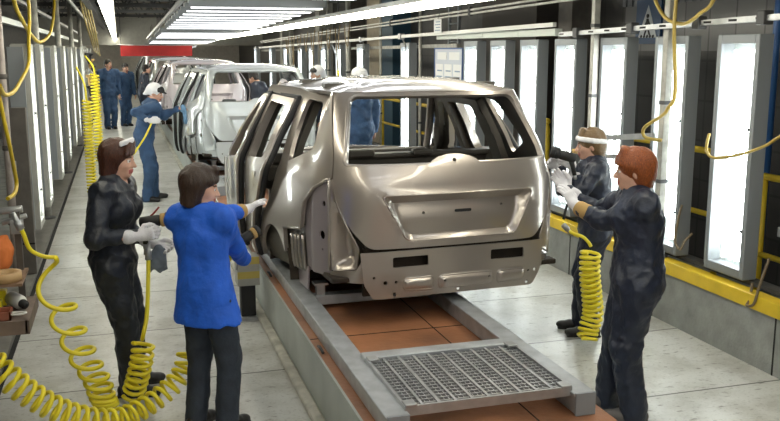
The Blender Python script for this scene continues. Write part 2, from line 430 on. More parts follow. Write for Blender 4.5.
# right kerb wall: concrete, with yellow beam on top
struct(MB().box(4.2, 4.42, -1, 45.5, -0.02, 0.41).build('wall_right_kerb', M_conc))
kb = MB()
for y in (3.3, 4.75, 6.2, 7.65, 9.1, 10.6, 12.1): kb.box(4.196, 4.2, y, y + 0.012, 0, 0.41)
struct(kb.build('trim_5', M_gap))
struct(MB().box(4.185, 4.30, -1, 45.5, 0.41, 0.515).build('trim_6', M_yel, bevel=0.006))
# right outer wall of the hall
w = MB(); w.box(5.9, 6.1, -8.5, YF, -0.1, 2.2, 1); w.box(5.9, 6.1, -2.5, 9.6, 2.2, 2.72, 0); w.box(5.9, 6.1, 9.6, YF, 2.2, 5.2, 1)
for i in range(90): w.box(5.88, 5.9, -2.0 + i * 0.13, -2.0 + i * 0.13 + 0.07, 2.72, 5.2, 2)
w.box(5.9, 6.1, -2.5, 9.6, 2.72, 5.2, 2)
struct(w.build('wall_right', [M_tile, M_tiled, mat('ribbed_grey_metal', (0.15, 0.155, 0.165), rough=0.5, metal=0.3)]))
struct(MB().box(-6, 6.2, YF - 0.2, YF, -0.1, 5.2).build('wall_back', mat('pale_back_wall', (0.6, 0.57, 0.52), rough=0.8, var=0.1)))
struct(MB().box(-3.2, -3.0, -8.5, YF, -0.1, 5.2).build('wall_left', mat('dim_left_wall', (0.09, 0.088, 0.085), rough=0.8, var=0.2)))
struct(MB().box(-6, 6.2, -8.5, -8.3, -0.1, 5.2).build('wall_front', mat('pale_front_wall', (0.5, 0.5, 0.48), rough=0.8, var=0.1)))
struct(MB().box(-6, 6.2, -8.5, YF, 4.6, 4.75).build('ceiling', M_dark))
# columns along the right wall, seen past the light boxes
for i, (y, wd, m, lab) in enumerate(((10.2, 0.36, M_brown, 'b'), (11.2, 1.9, mat('umber_paint', (0.05, 0.042, 0.036), rough=0.7), 'c'), (17.9, 0.8, M_teal, 'd'), (18.9, 1.0, M_beige, 'e'), (21.5, 0.4, M_brown, 'f'), (25, 0.5, M_framel, 'g'), (31, 0.5, M_framel, 'h'))):
    struct(MB().box(5.5, 5.9, y, y + wd, -0.02, 4.6).build('column', m))
# roof beams with lattice
for i, y in enumerate((15, 19, 23, 27, 31, 35, 39, 42)):
    b = MB(); b.box(-3.0, 5.9, y - 0.08, y + 0.08, 3.42, 3.52); b.box(-3.0, 5.9, y - 0.08, y + 0.08, 4.2, 4.28)
    for k in range(11):
        x = -3 + k * 0.81; b.bar((x, y, 3.5), (x + 0.4, y, 4.22), 0.05, 0.05); b.bar((x + 0.4, y, 4.22), (x + 0.81, y, 3.5), 0.05, 0.05)
    struct(b.build('roof_beam', M_darkm if i % 2 else mat('grey_beam_paint', (0.2, 0.205, 0.205), rough=0.6)))
struct(MB().box(-3.0, 5.9, 38.0, 38.4, 2.4, 3.5).build('lintel', M_framel))
bl = MB()
for x in (3.35, -0.5): bl.box(x - 0.06, x + 0.06, 8, 45, 3.05, 3.25)
struct(bl.build('beam', M_darkm))
# ------------------------------------------------------------------ unpainted-trim car body (no glass, no wheels) built from shaped panels
CP = np.array(catmull([(-.15, .003), (0, 0), (.15, .001), (.3, .006), (.5, .024), (.64, .066), (.74, .15), (.81, .28), (.865, .48), (.91, .82), (.95, 1.3), (1.0, 2.0), (1.02, 2.9), (1.0, 3.5), (.93, 4.0), (.80, 4.3)], 14))
CP = CP[CP[:, 0] >= 0] if False else CP[14:]
CU = np.concatenate([[0], np.cumsum(np.hypot(np.diff(CP[:, 0]), np.diff(CP[:, 1])))])
INZ = np.array(catmull([(-.08, .07), (.0, .04), (.12, .008), (.3, .0), (.5, .0), (.66, .004), (.76, .016), (.83, .042), (.9, .07), (1.0, .105), (1.15, .172), (1.28, .235), (1.36, .29), (1.42, .37)], 6))
RKZ = np.array(catmull([(-.08, .05), (.1, .02), (.3, .0), (.6, .0), (.75, .012), (.85, .035), (.92, .06), (1.0, .105), (1.15, .225), (1.3, .355), (1.38, .435), (1.45, .56)], 6))
def inset(z): return np.interp(z, INZ[:, 0], INZ[:, 1])
def rake(z): return np.interp(z, RKZ[:, 0], RKZ[:, 1])
def fade(y): return 1 - smoothstep(0, 1.7, y)
def base_pt(u, z):
    cx = np.interp(u, CU, CP[:, 0]); cy = np.interp(u, CU, CP[:, 1])
    g = np.minimum(1, cx / .6) * (.22 + .78 * smoothstep(0, .62, cy))
    return cx - inset(z) * g, cy + rake(z) * fade(cy), cy
def u_of(y, z):
    lo, hi = 0.0, CU[-1]
    for _ in range(40):
        m = (lo + hi) / 2
        if base_pt(m, z)[1] < y: lo = m
        else: hi = m
    return (lo + hi) / 2
def normal_of(u, z, e=.004):
    a, b = base_pt(u + e, z), base_pt(u - e, z); c, d = base_pt(u, z + e), base_pt(u, z - e)
    t = np.array([a[0] - b[0], a[1] - b[1], 0.]); v = np.array([c[0] - d[0], c[1] - d[1], 2 * e]); n = np.cross(t, v); return n / (np.linalg.norm(n) + 1e-9)
def round_poly(poly, r, n=5):
    out = []; k = len(poly)
    for i in range(k):
        p = Vector(poly[i][:2]); a = Vector(poly[i - 1][:2]); b = Vector(poly[(i + 1) % k][:2]); rr = poly[i][2] if len(poly[i]) > 2 else r
        da, db = (a - p), (b - p); q = min(rr, da.length * .48, db.length * .48)
        if q < 1e-4: out.append((p.x, p.y)); continue
        p0 = p + da.normalized() * q; p2 = p + db.normalized() * q
        for j in range(n + 1):
            t = j / n; v = p0 * (1 - t) ** 2 + p * 2 * t * (1 - t) + p2 * t * t; out.append((v.x, v.y))
    return out
def resample(poly, step):
    out = []; k = len(poly)
    for i in range(k):
        a, b = poly[i], poly[(i + 1) % k]; L = math.hypot(b[0] - a[0], b[1] - a[1]); m = max(1, int(math.ceil(L / step)))
        if L < 1e-5: continue
        for j in range(m): out.append((a[0] + (b[0] - a[0]) * j / m, a[1] + (b[1] - a[1]) * j / m))
    return out
def inside(P, poly):
    x, y = P[:, 0], P[:, 1]; c = np.zeros(len(P), bool); k = len(poly)
    for i in range(k):
        x1, y1 = poly[i]; x2, y2 = poly[i - 1]
        if y1 == y2: continue
        c ^= ((y1 > y) != (y2 > y)) & (x < (x2 - x1) * (y - y1) / (y2 - y1) + x1)
    return c
def edge_dist(P, polys):
    d = np.full(len(P), 9.)
    for poly in polys:
        for i in range(len(poly)):
            a = np.array(poly[i - 1]); b = np.array(poly[i]); ab = b - a; t = np.clip(((P - a) @ ab) / max(ab @ ab, 1e-12), 0, 1)
            d = np.minimum(d, np.linalg.norm(P - (a + t[:, None] * ab), axis=1))
    return d
def panel(name, outline, holes, fmap, step, mats, parent=None, thick=.02, rim=0, back=1, extra=(), flip=False, sharp=35):
    """outline with holes, filled finely and carried onto a curved surface by fmap(a,b)->xyz, then thickened"""
    step_e = step * .8
    polys = [resample(outline, step_e)] + [resample(h, step_e) for h in holes] 
    ex = [resample(e, step_e) for e in extra]
    vs, es = [], []
    for p in polys + ex:
        n = len(vs); vs += p; es += [(n + i, n + (i + 1) % len(p)) for i in range(len(p))]
    O = np.array(polys[0]); lo, hi = O.min(0), O.max(0)
    gx, gy = np.meshgrid(np.arange(lo[0] + step / 2, hi[0], step), np.arange(lo[1] + step / 2, hi[1], step), indexing='ij')
    gx = gx + (np.arange(gx.shape[1]) % 2)[None, :] * step * .5
    G = np.stack([gx.ravel(), gy.ravel()], 1); ok = inside(G, polys[0])
    for h in polys[1:]: ok &= ~inside(G, h)
    G = G[ok]; G = G[edge_dist(G, polys + ex) > step * .45]
    vs = [Vector(v) for v in vs] + [Vector(v) for v in G]
    V, _, F, *_ = geometry.delaunay_2d_cdt(vs, es, [], 0, 1e-6)
    cen = np.array([[sum(V[i][0] for i in f) / 3, sum(V[i][1] for i in f) / 3] for f in F]); ok = inside(cen, polys[0])
    for h in polys[1:]: ok &= ~inside(cen, h)
    F = [f for f, o in zip(F, ok) if o]; used = sorted({i for f in F for i in f}); rm = {v: i for i, v in enumerate(used)}
    P = [tuple(float(c) for c in fmap(V[i][0], V[i][1])) for i in used]
    F = [tuple(rm[i] for i in (f if not flip else f[::-1])) for f in F]
    me = bpy.data.meshes.new(name); me.from_pydata(P, [], F)
    for m in mats: me.materials.append(m)
    o = bpy.data.objects.new(name, me); link(o, parent)
    md = o.modifiers.new('s', 'SOLIDIFY'); md.thickness = thick; md.offset = -1; md.material_offset = back; md.material_offset_rim = rim
    md.use_even_offset = False
    return bake(o, sharp)
def mir(s, f):   # s=+1 right side, -1 left side
    return lambda a, b: (s * f(a, b)[0],) + tuple(f(a, b)[1:])

# two-dimensional outlines (u along the contour from the rear centre, z up) --------------------------------
ZT = 1.355
def side_poly(pts): return [(u_of(p[0], p[1]), p[1]) + tuple(p[2:]) for p in pts]
def build_car(paint, inner, black_mat, recess_mat, dark):
    root = thing('car_body', 'x', 'car')
    P = [paint, inner, black_mat]
    # ---- tailgate: window hole with half-round tab, licence plate recess
    hw = [(.58, .335, .05), (.70, .47), (.80, .64, .1), (.835, .78, .03), (.835, 1.10), (.80, ZT, .05)]
    out = round_poly(hw + [(-a, b) + tuple(r) for a, b, *r in reversed(hw)], .03)
    wr = [(.735, .885, .05), (.722, .98), (.645, 1.33, .06)]
    tab = [(.19, .885), (.155, .915), (.11, .937), (.05, .950), (0, .953)]
    wl = [(-a, b) + tuple(r) for a, b, *r in reversed(wr)]; tl = [(-a, b) for a, b in reversed(tab[:-1])]
    hole = round_poly([(a, b, 0.004) for a, b in tl[::-1][::-1]] and ([(-x, y, .004) for x, y in tab] + [(x, y, .004) for x, y in tab[-2::-1]] + wr + wl), .05)
    rc = [(-.50, .695), (.56, .695), (.42, .385), (-.34, .385)]
    hollow = resample(round_poly(rc, .05), .03)
    hn = np.array(hollow)
    def tg(u, z):
        s = 1 if u >= 0 else -1; x, y, _ = base_pt(abs(u), z); p = np.array([[u, z]])
        if inside(p, hollow)[0]:
            d = edge_dist(p, [hollow])[0]; top = smoothstep(.50, .68, z); y += (.045 + .03 * top) * smoothstep(0, .03 + .045 * top, d)
        else:
            d = edge_dist(p, [hollow])[0]; y -= .009 * (1 - smoothstep(0, .03, d))
        # pressed frame round the window
        return (s * x, y, z)
    slot = round_poly([(.00, .555), (.115, .555), (.115, .575), (.0, .575)], .009)
    cir = lambda cx, cy, r, n=10: [(cx + r * math.cos(2 * PI * i / n), cy + r * math.sin(2 * PI * i / n)) for i in range(n)]
    holes = [hole, cir(-.21, .56, .009), cir(.345, .585, .009), cir(0.0, .912, .014)]
    t = panel('tailgate', out, holes, tg, .024, P, root, .028, rim=0, back=1, extra=[round_poly(rc, .05)], sharp=50)
    rim_ = [tg(u, z) for u, z in resample(round_poly(rc, .05), .03)]
    MB().tube([(x, y - .001, z) for x, y, z in rim_], .0065, 6, closed=True).build('recess_rim', paint, t)
    # pressed slot for the latch
    s_ = panel('latch_slot', slot, [], lambda u, z: (u, base_pt(abs(u), z)[1] + .036, z), .02, [black_mat, black_mat], t, .006)
    # rolled inner frame round the window
    fr = []
    for (a, b) in resample(round_poly(wr + wl, .05), .03): x, y, _ = base_pt(abs(a), b); fr.append(((1 if a > 0 else -1) * (x + .004), y + .022, b))
    MB().tube(fr, .016, 8, closed=True).build('window_flange', paint, t)
    # ---- roof
    def roof(a, v):
        hwid = base_pt(u_of(1.6, ZT), ZT)[0] + .002; x = a * hwid
        us = np.linspace(0, 1.9, 60); xs = np.array([base_pt(u, ZT)[0] for u in us]); ys = np.array([base_pt(u, ZT)[1] for u in us])
        k = np.argmax(xs > abs(x)) if (xs > abs(x)).any() else 59
        yr = np.interp(abs(x), xs[:k + 1], ys[:k + 1]); y = yr + (2.52 - .10 * a * a - yr) * v
        z = ZT + .002 + .082 * (1 - abs(a) ** 3.2) * (1 - (1 - v) ** 9 * .96) * (1 - .35 * v ** 6)
        # shallow pressed channels along the roof
        for c in (-.62, .62): z -= .006 * math.exp(-((a - c) / .05) ** 2) * smoothstep(.06, .14, v)
        return (x, y, z)
    n1, n2 = 40, 34; vs = [roof(-1 + 2 * i / n1, (j / n2) ** 1.6) for j in range(n2 + 1) for i in range(n1 + 1)]
    fs = [(j * (n1 + 1) + i, j * (n1 + 1) + i + 1, (j + 1) * (n1 + 1) + i + 1, (j + 1) * (n1 + 1) + i) for j in range(n2) for i in range(n1)]
    ro = MB().add(vs, fs, 0, True).build('roof', P, root, fix=False)
    md = ro.modifiers.new('s', 'SOLIDIFY'); md.thickness = .025; md.offset = -1; md.material_offset = 1; bake(ro, 50)
    # ---- rear panel behind the bumper: pressed ribs, slots and holes
    zt = .318
    rp = [(-.62, .10, .03), (-.56, -.005, .03), (.56, -.005, .03), (.62, .10, .03), (.64, zt, .01), (-.64, zt, .01)]
    h1 = round_poly([(-.43, .205), (-.19, .205), (-.19, .275), (-.43, .275)], .012); h2 = round_poly([(.25, .205), (.49, .205), (.49, .275), (.25, .275)], .012)
    ribs = [round_poly([(-.36, .045), (-.15, .035), (-.15, .125), (-.36, .125)], .03), round_poly([(-.115, .035), (.265, .035), (.265, .125), (-.115, .125)], .03), round_poly([(.30, .035), (.5, .045), (.5, .125), (.30, .125)], .03),
            round_poly([(-.15, .215), (-.03, .215), (-.03, .232), (-.15, .232)], .008), round_poly([(.12, .215), (.225, .215), (.225, .232), (.12, .232)], .008), round_poly([(-.15, .262), (.22, .262), (.22, .278), (-.15, .278)], .008)]
    def rpf(x, z):
        y = .012 + .09 * max(0, abs(x) - .50) ** 1.5 * 3; p = np.array([[x, z]])
        for r in ribs:
            if inside(p, r)[0]: y -= .02 * smoothstep(0, .02, edge_dist(p, [r])[0])
        return (x, y, z)
    hl = [cir(-.555, .145, .009), cir(-.48, .105, .014), cir(-.41, .105, .009), cir(.53, .10, .009), cir(.58, .105, .014), cir(-.08, .09, .009), cir(.235, .09, .009), cir(-.42, .02, .013), cir(.02, .02, .013), cir(.52, .02, .013)]
    panel('rear_panel', round_poly(rp, .02), [h1, h2] + hl, rpf, .018, P, root, .012, extra=ribs, sharp=50)
    for r in ribs[:3]: MB().tube([(x, rpf(x, z)[1] - .001, z) for x, z in resample(r, .03)], .005, 6, closed=True).build('pressed_outline', paint, root)
    bh = MB(); bh.box(-.60, .60, .10, .13, .0, .33); bh.build('rear_crossmember', dark, root)
    # ---- per side
    for s in (-1, 1):
        M = lambda off=0.0: (lambda u, z: (lambda b, n: (s * (b[0] - n[0] * off), b[1] - n[1] * off, z - n[2] * off))(base_pt(u, z), normal_of(u, z)))
        fl = s < 0
        # arch and quarter window
        ac = (1.33, -.09); R = .41
        arch = [(ac[0] + R * math.cos(math.radians(a)), ac[1] + R * math.sin(math.radians(a))) for a in range(158, 21, -8)]
        qo = [(u_of(0.5, ZT) * 0 + .85, ZT), (.85, .80, .01), (.90, .785, .01), (u_of(.40, .72), .72, .03), (u_of(.56, .60), .60), (u_of(.62, .40), .40, .02)] + side_poly([(1.02, .345, .0)]) + side_poly([(a, max(b, -.02), 0) for a, b in arch[2:]])
        qo += side_poly([(1.77, .0), (1.73, .18), (1.60, .37), (1.40, .52), (1.26, .68), (1.20, .80, .03), (1.24, .90), (1.35, 1.29, .03), (2.48, 1.30)])
        qo += [(u_of(2.50, ZT), ZT)]
        qw = round_poly(side_poly([(1.05, .835), (.60, .965), (.70, 1.10), (.86, 1.275), (1.20, 1.285)]), .07)
        panel('rear_quarter_panel', round_poly(qo, .0), [qw], M(), .03, P, root, .03, rim=0, extra=(), flip=fl, sharp=40)
        # tail light seat: flat mauve corner plate with a hole, glossy scooped pocket inboard of it
        ua, ub = .845, u_of(.62, .5)
        pk = round_poly([(.84, .80), (.80, .64), (.715, .47), (.645, .335), (.66, .20), (.84, .17), (.865, .4), (.875, .78)], .02)
        def pkf(u, z):
            d = edge_dist(np.array([[u, z]]), [pk])[0]; x, y, _ = base_pt(u, z); n = normal_of(u, z); q = .11 * smoothstep(0, .085, d); return (s * (x - n[0] * q), y - n[1] * q, z)
        panel('tail_light_pocket', pk, [], pkf, .022, P, root, .008, flip=fl, sharp=60)
        cpz = [(.872, .79), (.92, .78), (ub - .10, .745), (ub - .03, .62), (ub, .42), (ub - .04, .10), (.868, .125)]
        chole = cir(.965, .40, .03, 14)
        def cpf(u, z):
            x, y, _ = base_pt(u, z); n = normal_of(u, z); q = .018 + .022 * smoothstep(ub - .19, ub - .10, u); return (s * (x - n[0] * q), y - n[1] * q, z)
        panel('tail_light_plate', round_poly(cpz, .015), [chole, cir(.965, .30, .009), cir(.945, .62, .02)], cpf, .022, [recess_mat, inner, black_mat], root, .008, flip=fl)
        disc = panel('tail_light_backing', round_poly([(.87, .7), (ub, .7), (ub, .18), (.87, .18)], .01), [], M(.09), .05, [dark, dark], root, .006, flip=fl)
        rodp = []
        for z in np.linspace(.79, .17, 14): b = base_pt(.868, z); n = normal_of(.868, z); rodp.append((s * (b[0] + n[0] * .0), b[1] + n[1] * .0, z))
        MB().tube(rodp, .010, 8).build('pocket_flange', paint, root)
        # lower corner under the pocket
        lc = round_poly([(.60, .32), (.66, .19), (.86, .165), (.87, .10), (.60, .095)], .02)
        panel('rear_corner_skirt', lc, [], M(.004), .03, P, root, .01, flip=fl)
        # ribbed inner panel below the quarter, beside the arch
        rb = side_poly([(.60, .415), (1.03, .36), (1.02, .12), (.92, .02), (.62, .08)])
        def rbf(u, z):
            x, y, _ = base_pt(u, z); n = normal_of(u, z); q = .05
            for k in range(4):
                c = u_of(.66 + .075 * k, .25) + .10 * (z - .2); q -= .036 * math.exp(-((u - c) / .014) ** 2) * smoothstep(.03, .09, z) * (1 - smoothstep(.30, .36, z))
            return (s * (x - n[0] * q), y - n[1] * q, z)
        panel('ribbed_side_plate', round_poly(rb, .02), [], rbf, .012, [M_ribs, inner, black_mat], root, .008, flip=fl, sharp=60)
        for k in range(4):
            c0 = u_of(.63 + .085 * k, .25); pr_ = []
            for z in np.linspace(.10 - .01 * k, .345 - .01 * k, 7):
                uu = c0 + .12 * (z - .2); b = base_pt(uu, z); n = normal_of(uu, z); pr_.append((s * (b[0] - n[0] * .028), b[1] - n[1] * .028, z))
            MB().tube(pr_, .012, 8).build('pressed_rib', paint, root)  # lighter car paint on the ribs stands for lamp reflections
        wl_ = MB()   # bracket under the ribbed plate
        wl_.prism([(.56, .13), (.92, .05), (.90, -.05), (.60, -.05)], s * .845, s * .835, 'yz').build('side_bracket', recess_mat, root)
        MB().tube([(s * (base_pt(u_, z_)[0] - .004), base_pt(u_, z_)[1] + .004, z_) for u_, z_ in ((.86, .795), (.90, .785), (u_of(.40, .72), .72), (u_of(.56, .60), .60), (u_of(.62, .40), .40), (u_of(1.02, .345), .345))], .011, 8).build('quarter_flange', paint, root)
        # wheel housing
        wh = MB(); nn = 18; vs = []; fs = []
        for k, xx in enumerate((.915, .86, .62, .60)):
            for i in range(nn + 1):
                a = PI * (.04 + .92 * i / nn); r = (R + .012, R + .03, R + .02, .12)[k]; vs.append((s * (xx - (0.01 if k == 0 else 0)), ac[0] + r * math.cos(a), ac[1] + r * math.sin(a) + (.05 if k == 3 else 0)))
        for k in range(3):
            for i in range(nn): fs.append((k * (nn + 1) + i, k * (nn + 1) + i + 1, (k + 1) * (nn + 1) + i + 1, (k + 1) * (nn + 1) + i))
        wo = wh.add(vs, fs, 0, True).build('wheel_housing', dark, root); md = wo.modifiers.new('s', 'SOLIDIFY'); md.thickness = .006; bake(wo, 50)
        # inner side frame (door openings) set in from the skin
        fo = side_poly([(1.18, .0), (1.18, 1.30), (2.52, 1.30), (3.25, .68), (3.25, -.03), (1.9, -.03)])
        do1 = round_poly(side_poly([(1.88, .05), (1.80, .22), (1.50, .55), (1.38, .80), (1.47, 1.24), (2.20, 1.24), (2.19, .75), (2.22, .05)]), .06)
        do2 = round_poly(side_poly([(2.34, .05), (2.31, .75), (2.32, 1.235), (2.45, 1.235), (3.10, .68), (3.12, .05)]), .06)
        panel('side_frame', round_poly(fo, .02), [do1, do2], M(.055), .05, [inner, inner, black_mat], root, .05, flip=fl)
        # doors, swung out a little on their front hinges
        def door(nm, pts, win, yh, ang, hole_at):
            pl_ = round_poly(side_poly(pts), .03); wn = round_poly(side_poly(win), .05)
            hz = math.radians(ang)
            def df(u, z):
                x, y, zz = M(-.002)(u, z); x = abs(x); dy = yh - y; k = math.sin(hz) * (1 - .55 * smoothstep(.75, 1.3, z)); return (s * (x + dy * k), yh - dy * math.cos(hz), zz)
            hl_ = [cir(u_of(*hole_at), hole_at[1], .022), cir(u_of(hole_at[0] + .03, hole_at[1] - .09), hole_at[1] - .09, .012)]
            d_ = panel(nm, pl_, [wn] + hl_, df, .032, P, root, .06, rim=0, back=1, flip=fl, sharp=40)
            edge = [df(u, z) for u, z in resample(pl_, .04)]
            hx = .040
            MB().tube([(x - s * hx, y - .004, z) for x, y, z in edge], .024, 6, closed=True).build('door_gap_shade', black_mat, d_)  # black tube stands for the shade in the door gap
            return d_
        door('rear_door', [(1.785, .01), (1.75, .19), (1.62, .38), (1.42, .53), (1.28, .69), (1.225, .81), (1.26, .92), (1.37, 1.28), (2.235, 1.285), (2.23, .8), (2.25, .01)],
             [(1.39, .835), (1.51, 1.225), (2.13, 1.235), (2.12, .78)], 2.25, 6.0, (1.52, .70))
        door('front_door', [(2.27, .01), (2.255, .8), (2.26, 1.285), (2.46, 1.28), (3.16, .66, .08), (3.18, .01)],
             [(2.37, .765), (2.36, 1.225), (2.45, 1.225), (2.95, .70)], 3.18, 4.0, (2.42, .62))
        # front fender
        a2 = [(3.72 + .40 * math.cos(math.radians(a)), -.09 + .40 * math.sin(math.radians(a))) for a in range(167, 12, -10)]
        ff = side_poly([(3.20, .0)] + [(a, max(b, -.02)) for a, b in a2] + [(4.2, .0), (4.22, .35), (4.0, .56), (3.6, .64), (3.2, .66)])
        panel('front_fender', round_poly(ff, .02), [], M(), .05, P, root, .02, flip=fl)
        # windscreen pillar
        pa = [(s * .64, 2.44, 1.375), (s * .70, 2.62, 1.20), (s * .78, 2.92, .90), (s * .845, 3.20, .67)]
        MB().tube(catmull(pa, 5), .036, 8).build('windscreen_pillar', paint, root)
    # ---- front: bonnet, cowl, nose, floor, inner crossbars
    bn = MB(); vs = []; fs = []; a_, b_ = 16, 10
    for j in range(b_ + 1):
        for i in range(a_ + 1):
            x = -1 + 2 * i / a_; v = j / b_; vs.append((x * (.86 - .12 * v ** 2), 3.14 + .98 * v + .14 * v * (1 - x * x), .67 + .06 * (1 - x * x) - .12 * v ** 2))
    for j in range(b_):
        for i in range(a_): k = j * (a_ + 1) + i; fs.append((k, k + 1, k + a_ + 2, k + a_ + 1))
    bo = bn.add(vs, fs, 0, True).build('bonnet', P, root, fix=False); md = bo.modifiers.new('s', 'SOLIDIFY'); md.thickness = .02; md.offset = -1; md.material_offset = 1; bake(bo, 50)
    MB().prism([(-.74, .50), (.74, .50), (.74, .30), (.5, .22), (.5, .05), (-.5, .05), (-.5, .22), (-.74, .30)], 4.12, 4.2, 'xz').build('front_panel', inner, root, bevel=.01)
    fp = MB(); fp.box(-.80, .80, .12, 1.0, .10, .14); fp.box(-.80, .80, 1.0, 4.1, .0, .04); fp.box(-.80, .80, .97, 1.03, .0, .14)
    for x in (-.45, .45): fp.box(x - .05, x + .05, .1, 4.1, -.0, .05)
    fp.box(-.16, .16, 1.6, 3.4, .04, .16); fp.build('floor_pan', dark, root, bevel=.01)
    MB().bar((-.78, 3.05, .66), (.78, 3.05, .66), .16, .10).box(-.70, .70, 2.95, 3.0, .45, .6).build('dash_crossmember', inner, root, bevel=.02)
    bh = MB(); bh.box(-.74, .74, 1.30, 1.34, .60, .82); bh.box(-.74, .74, 1.25, 1.42, .80, .84)
    bh.box(-.40, -.2, 1.2, 1.3, .82, .88); bh.box(.1, .26, 1.2, 1.3, .82, .87); bh.build('rear_bulkhead', inner, root, bevel=.015)
    for s in (-1, 1):
        MB().prism([(.35, .14), (.35, .55), (.8, .74), (1.28, .78), (1.28, .14)], s * .50, s * .585, 'yz').build('inner_wheel_cover', inner, root, bevel=.03)
    for y, z, w in ((.95, 1.39, .10), (1.75, 1.40, .10), (2.44, 1.36, .12)): MB().bar((-.64, y, z), (.64, y, z), w, .03).build('roof_bow', inner, root)
    for o_ in [o for o in bpy.data.objects if o.type == 'MESH' and (o.parent is root or (o.parent and o.parent.parent is root))]:
        n_ = len(o_.data.vertices); co = np.empty(n_ * 3, np.float32); o_.data.vertices.foreach_get('co', co); co = co.reshape(-1, 3)
        co[:, 1] = np.where(co[:, 1] > .5, .5 + (co[:, 1] - .5) * .84, co[:, 1]); o_.data.vertices.foreach_set('co', co.ravel()); o_.data.update()
    return root

M_ribs = mat('bare_ribbed_steel', (0.26, 0.25, 0.24), rough=0.28, metal=0.8)
P_bronze = car_paint('grey_bronze_car_paint', (0.41, 0.365, 0.325), metal=0.65, rough=0.3)
P_white = car_paint('silver_white_car_paint', (0.58, 0.62, 0.63), metal=0.2, rough=0.3)
P_pink = car_paint('white_car_paint', (0.60, 0.54, 0.57), metal=0.1, rough=0.32)
P_grey = car_paint('pale_grey_car_paint', (0.5, 0.52, 0.5), metal=0.2, rough=0.3)
M_inner = mat('dull_primer_brown', (0.085, 0.076, 0.062), rough=0.45, metal=0.3)
M_innerw = mat('dull_primer_grey', (0.25, 0.26, 0.27), rough=0.5)
M_mauve = mat('mauve_grey_primer', (0.33, 0.29, 0.31), rough=0.35, metal=0.4)
M_under = mat('brown_underbody', (0.028, 0.019, 0.012), rough=0.8, var=0.3)
car1 = build_car(P_bronze, M_inner, M_black, M_mauve, M_under)
# ------------------------------------------------------------------ cars on the line
car1.location = (2.15, 5.5, .565); car1.rotation_euler.z = math.radians(3.0); car1.scale = (1.07, 1, 1)
tag(car1, 'bronze-grey bare car body nearest the camera, tailgate facing us and doors ajar', 'car', 'car bodies on the line')
def next_car(x, y, paint, label, rz=0.0, dz=0.0):
    c = copy_tree(car1, None, {'grey_bronze_car_paint': paint, 'dull_primer_brown': M_innerw, 'mauve_grey_primer': paint})
    c.location = (x, y, .565 + dz); c.rotation_euler.z = math.radians(rz); tag(c, label, 'car', 'car bodies on the line'); return c
next_car(1.98, 13.0, P_white, 'silver-white car body directly ahead of the bronze one, a person leaning into it', 1.0)
next_car(1.84, 20.0, P_pink, 'white car body third along the line, just beyond the silver-white one')
next_car(1.75, 27.0, P_grey, 'pale car body fourth along the line, mostly hidden by the white one')
next_car(1.70, 33.8, P_white, 'farthest pale car body, at the end of the line under the red banner', dz=.1)

# ------------------------------------------------------------------ skids that carry them
def build_skid():
    r = thing('conveyor_skid', 'x', 'carrier', (0, 0, .37))
    for s, nm in ((-1, 0), (1, 1)):
        m = MB(); x = s * .50; m.box(x - .05, x + .05, -1.72, 4.6, .004, .11); m.box(x - .062, x + .062, -1.72, 4.6, .100, .118)
        m.build('side_rail', M_skid, r, bevel=.005)
        e = MB(); e.box(x - .055, x + .055, -1.735, -1.72, .003, .122); e.build('end_cap', M_frame, r)
    for y, h in ((-.92, .145), (.55, .10), (2.2, .10), (4.2, .10)):
        MB().box(-.46, .46, y - .05, y + .05, .03, h).build('cross_bar', M_skid, r, bevel=.006)
    for x in (-.38, .38):
        for y in (.55, 2.6):
            m = MB(); m.box(x - .03, x + .03, y - .03, y + .03, .10, .188); m.box(x - .05, x + .05, y - .05, y + .05, .175, .190); m.build('car_support', M_steel, r)
    g = MB(); gx0, gx1, gy0, gy1 = -.44, .44, -1.66, -.96
    f = MB(); f.box(gx0, gx1, gy0 - .015, gy0, .09, .14); f.box(gx0, gx1, gy1, gy1 + .015, .09, .14); f.box(gx0 - .012, gx0, gy0 - .015, gy1 + .015, .09, .14); f.box(gx1, gx1 + .012, gy0 - .015, gy1 + .015, .09, .14)
    fr = f.build('grating_frame', M_steel, r)
    n = 17
    for i in range(1, n): y = gy0 + (gy1 - gy0) * i / n; g.box(gx0, gx1, y - .005, y + .005, .098, .128)
    for i in range(1, 10): x = gx0 + (gx1 - gx0) * i / 10; g.box(x - .0075, x + .0075, gy0, gy1, .118, .134)
    for i in range(34):
        x = gx0 + (gx1 - gx0) * (i + .5) / 34; g.box(x - .0022, x + .0022, gy0, gy1, .108, .124)
    g.build('grating', M_steel, r)
    for x, y in ((gx0 + .02, gy0), (gx1 - .02, gy0), (gx0 + .02, gy1 - .04), (gx1 - .02, gy1 - .04)): MB().box(x - .03, x + .03, y - .02, y + .05, .135, .15).build('corner_lug', M_steel, r, bevel=.004)
    return r
sk = build_skid(); sk.location = (1.69, 5.5, .37); tag(sk, 'grey steel skid with a grating under the bronze car body', 'carrier', 'skids under the car bodies')
for i, (y, lab) in enumerate(((13.0, 'silver-white'), (20.0, 'white third'))):
    c = copy_tree(sk); c.location = (1.69 + .0, y, .37); tag(c, 'grey steel skid under the %s car body' % lab, 'carrier', 'skids under the car bodies')
for x, y, l in ((1.108, 5.05, 'dark hook lying on the orange deck left of the skid, nearer us'), (1.108, 7.0, 'dark hook on the orange deck beside the rear of the bronze car')):
    tag(MB().tube([(x, y, .381), (x - .005, y + .06, .395), (x - .008, y + .11, .39), (x + .005, y + .12, .381)], .009, 8).build('deck_hook', M_darkm), l, 'hook', 'hooks on the orange deck')
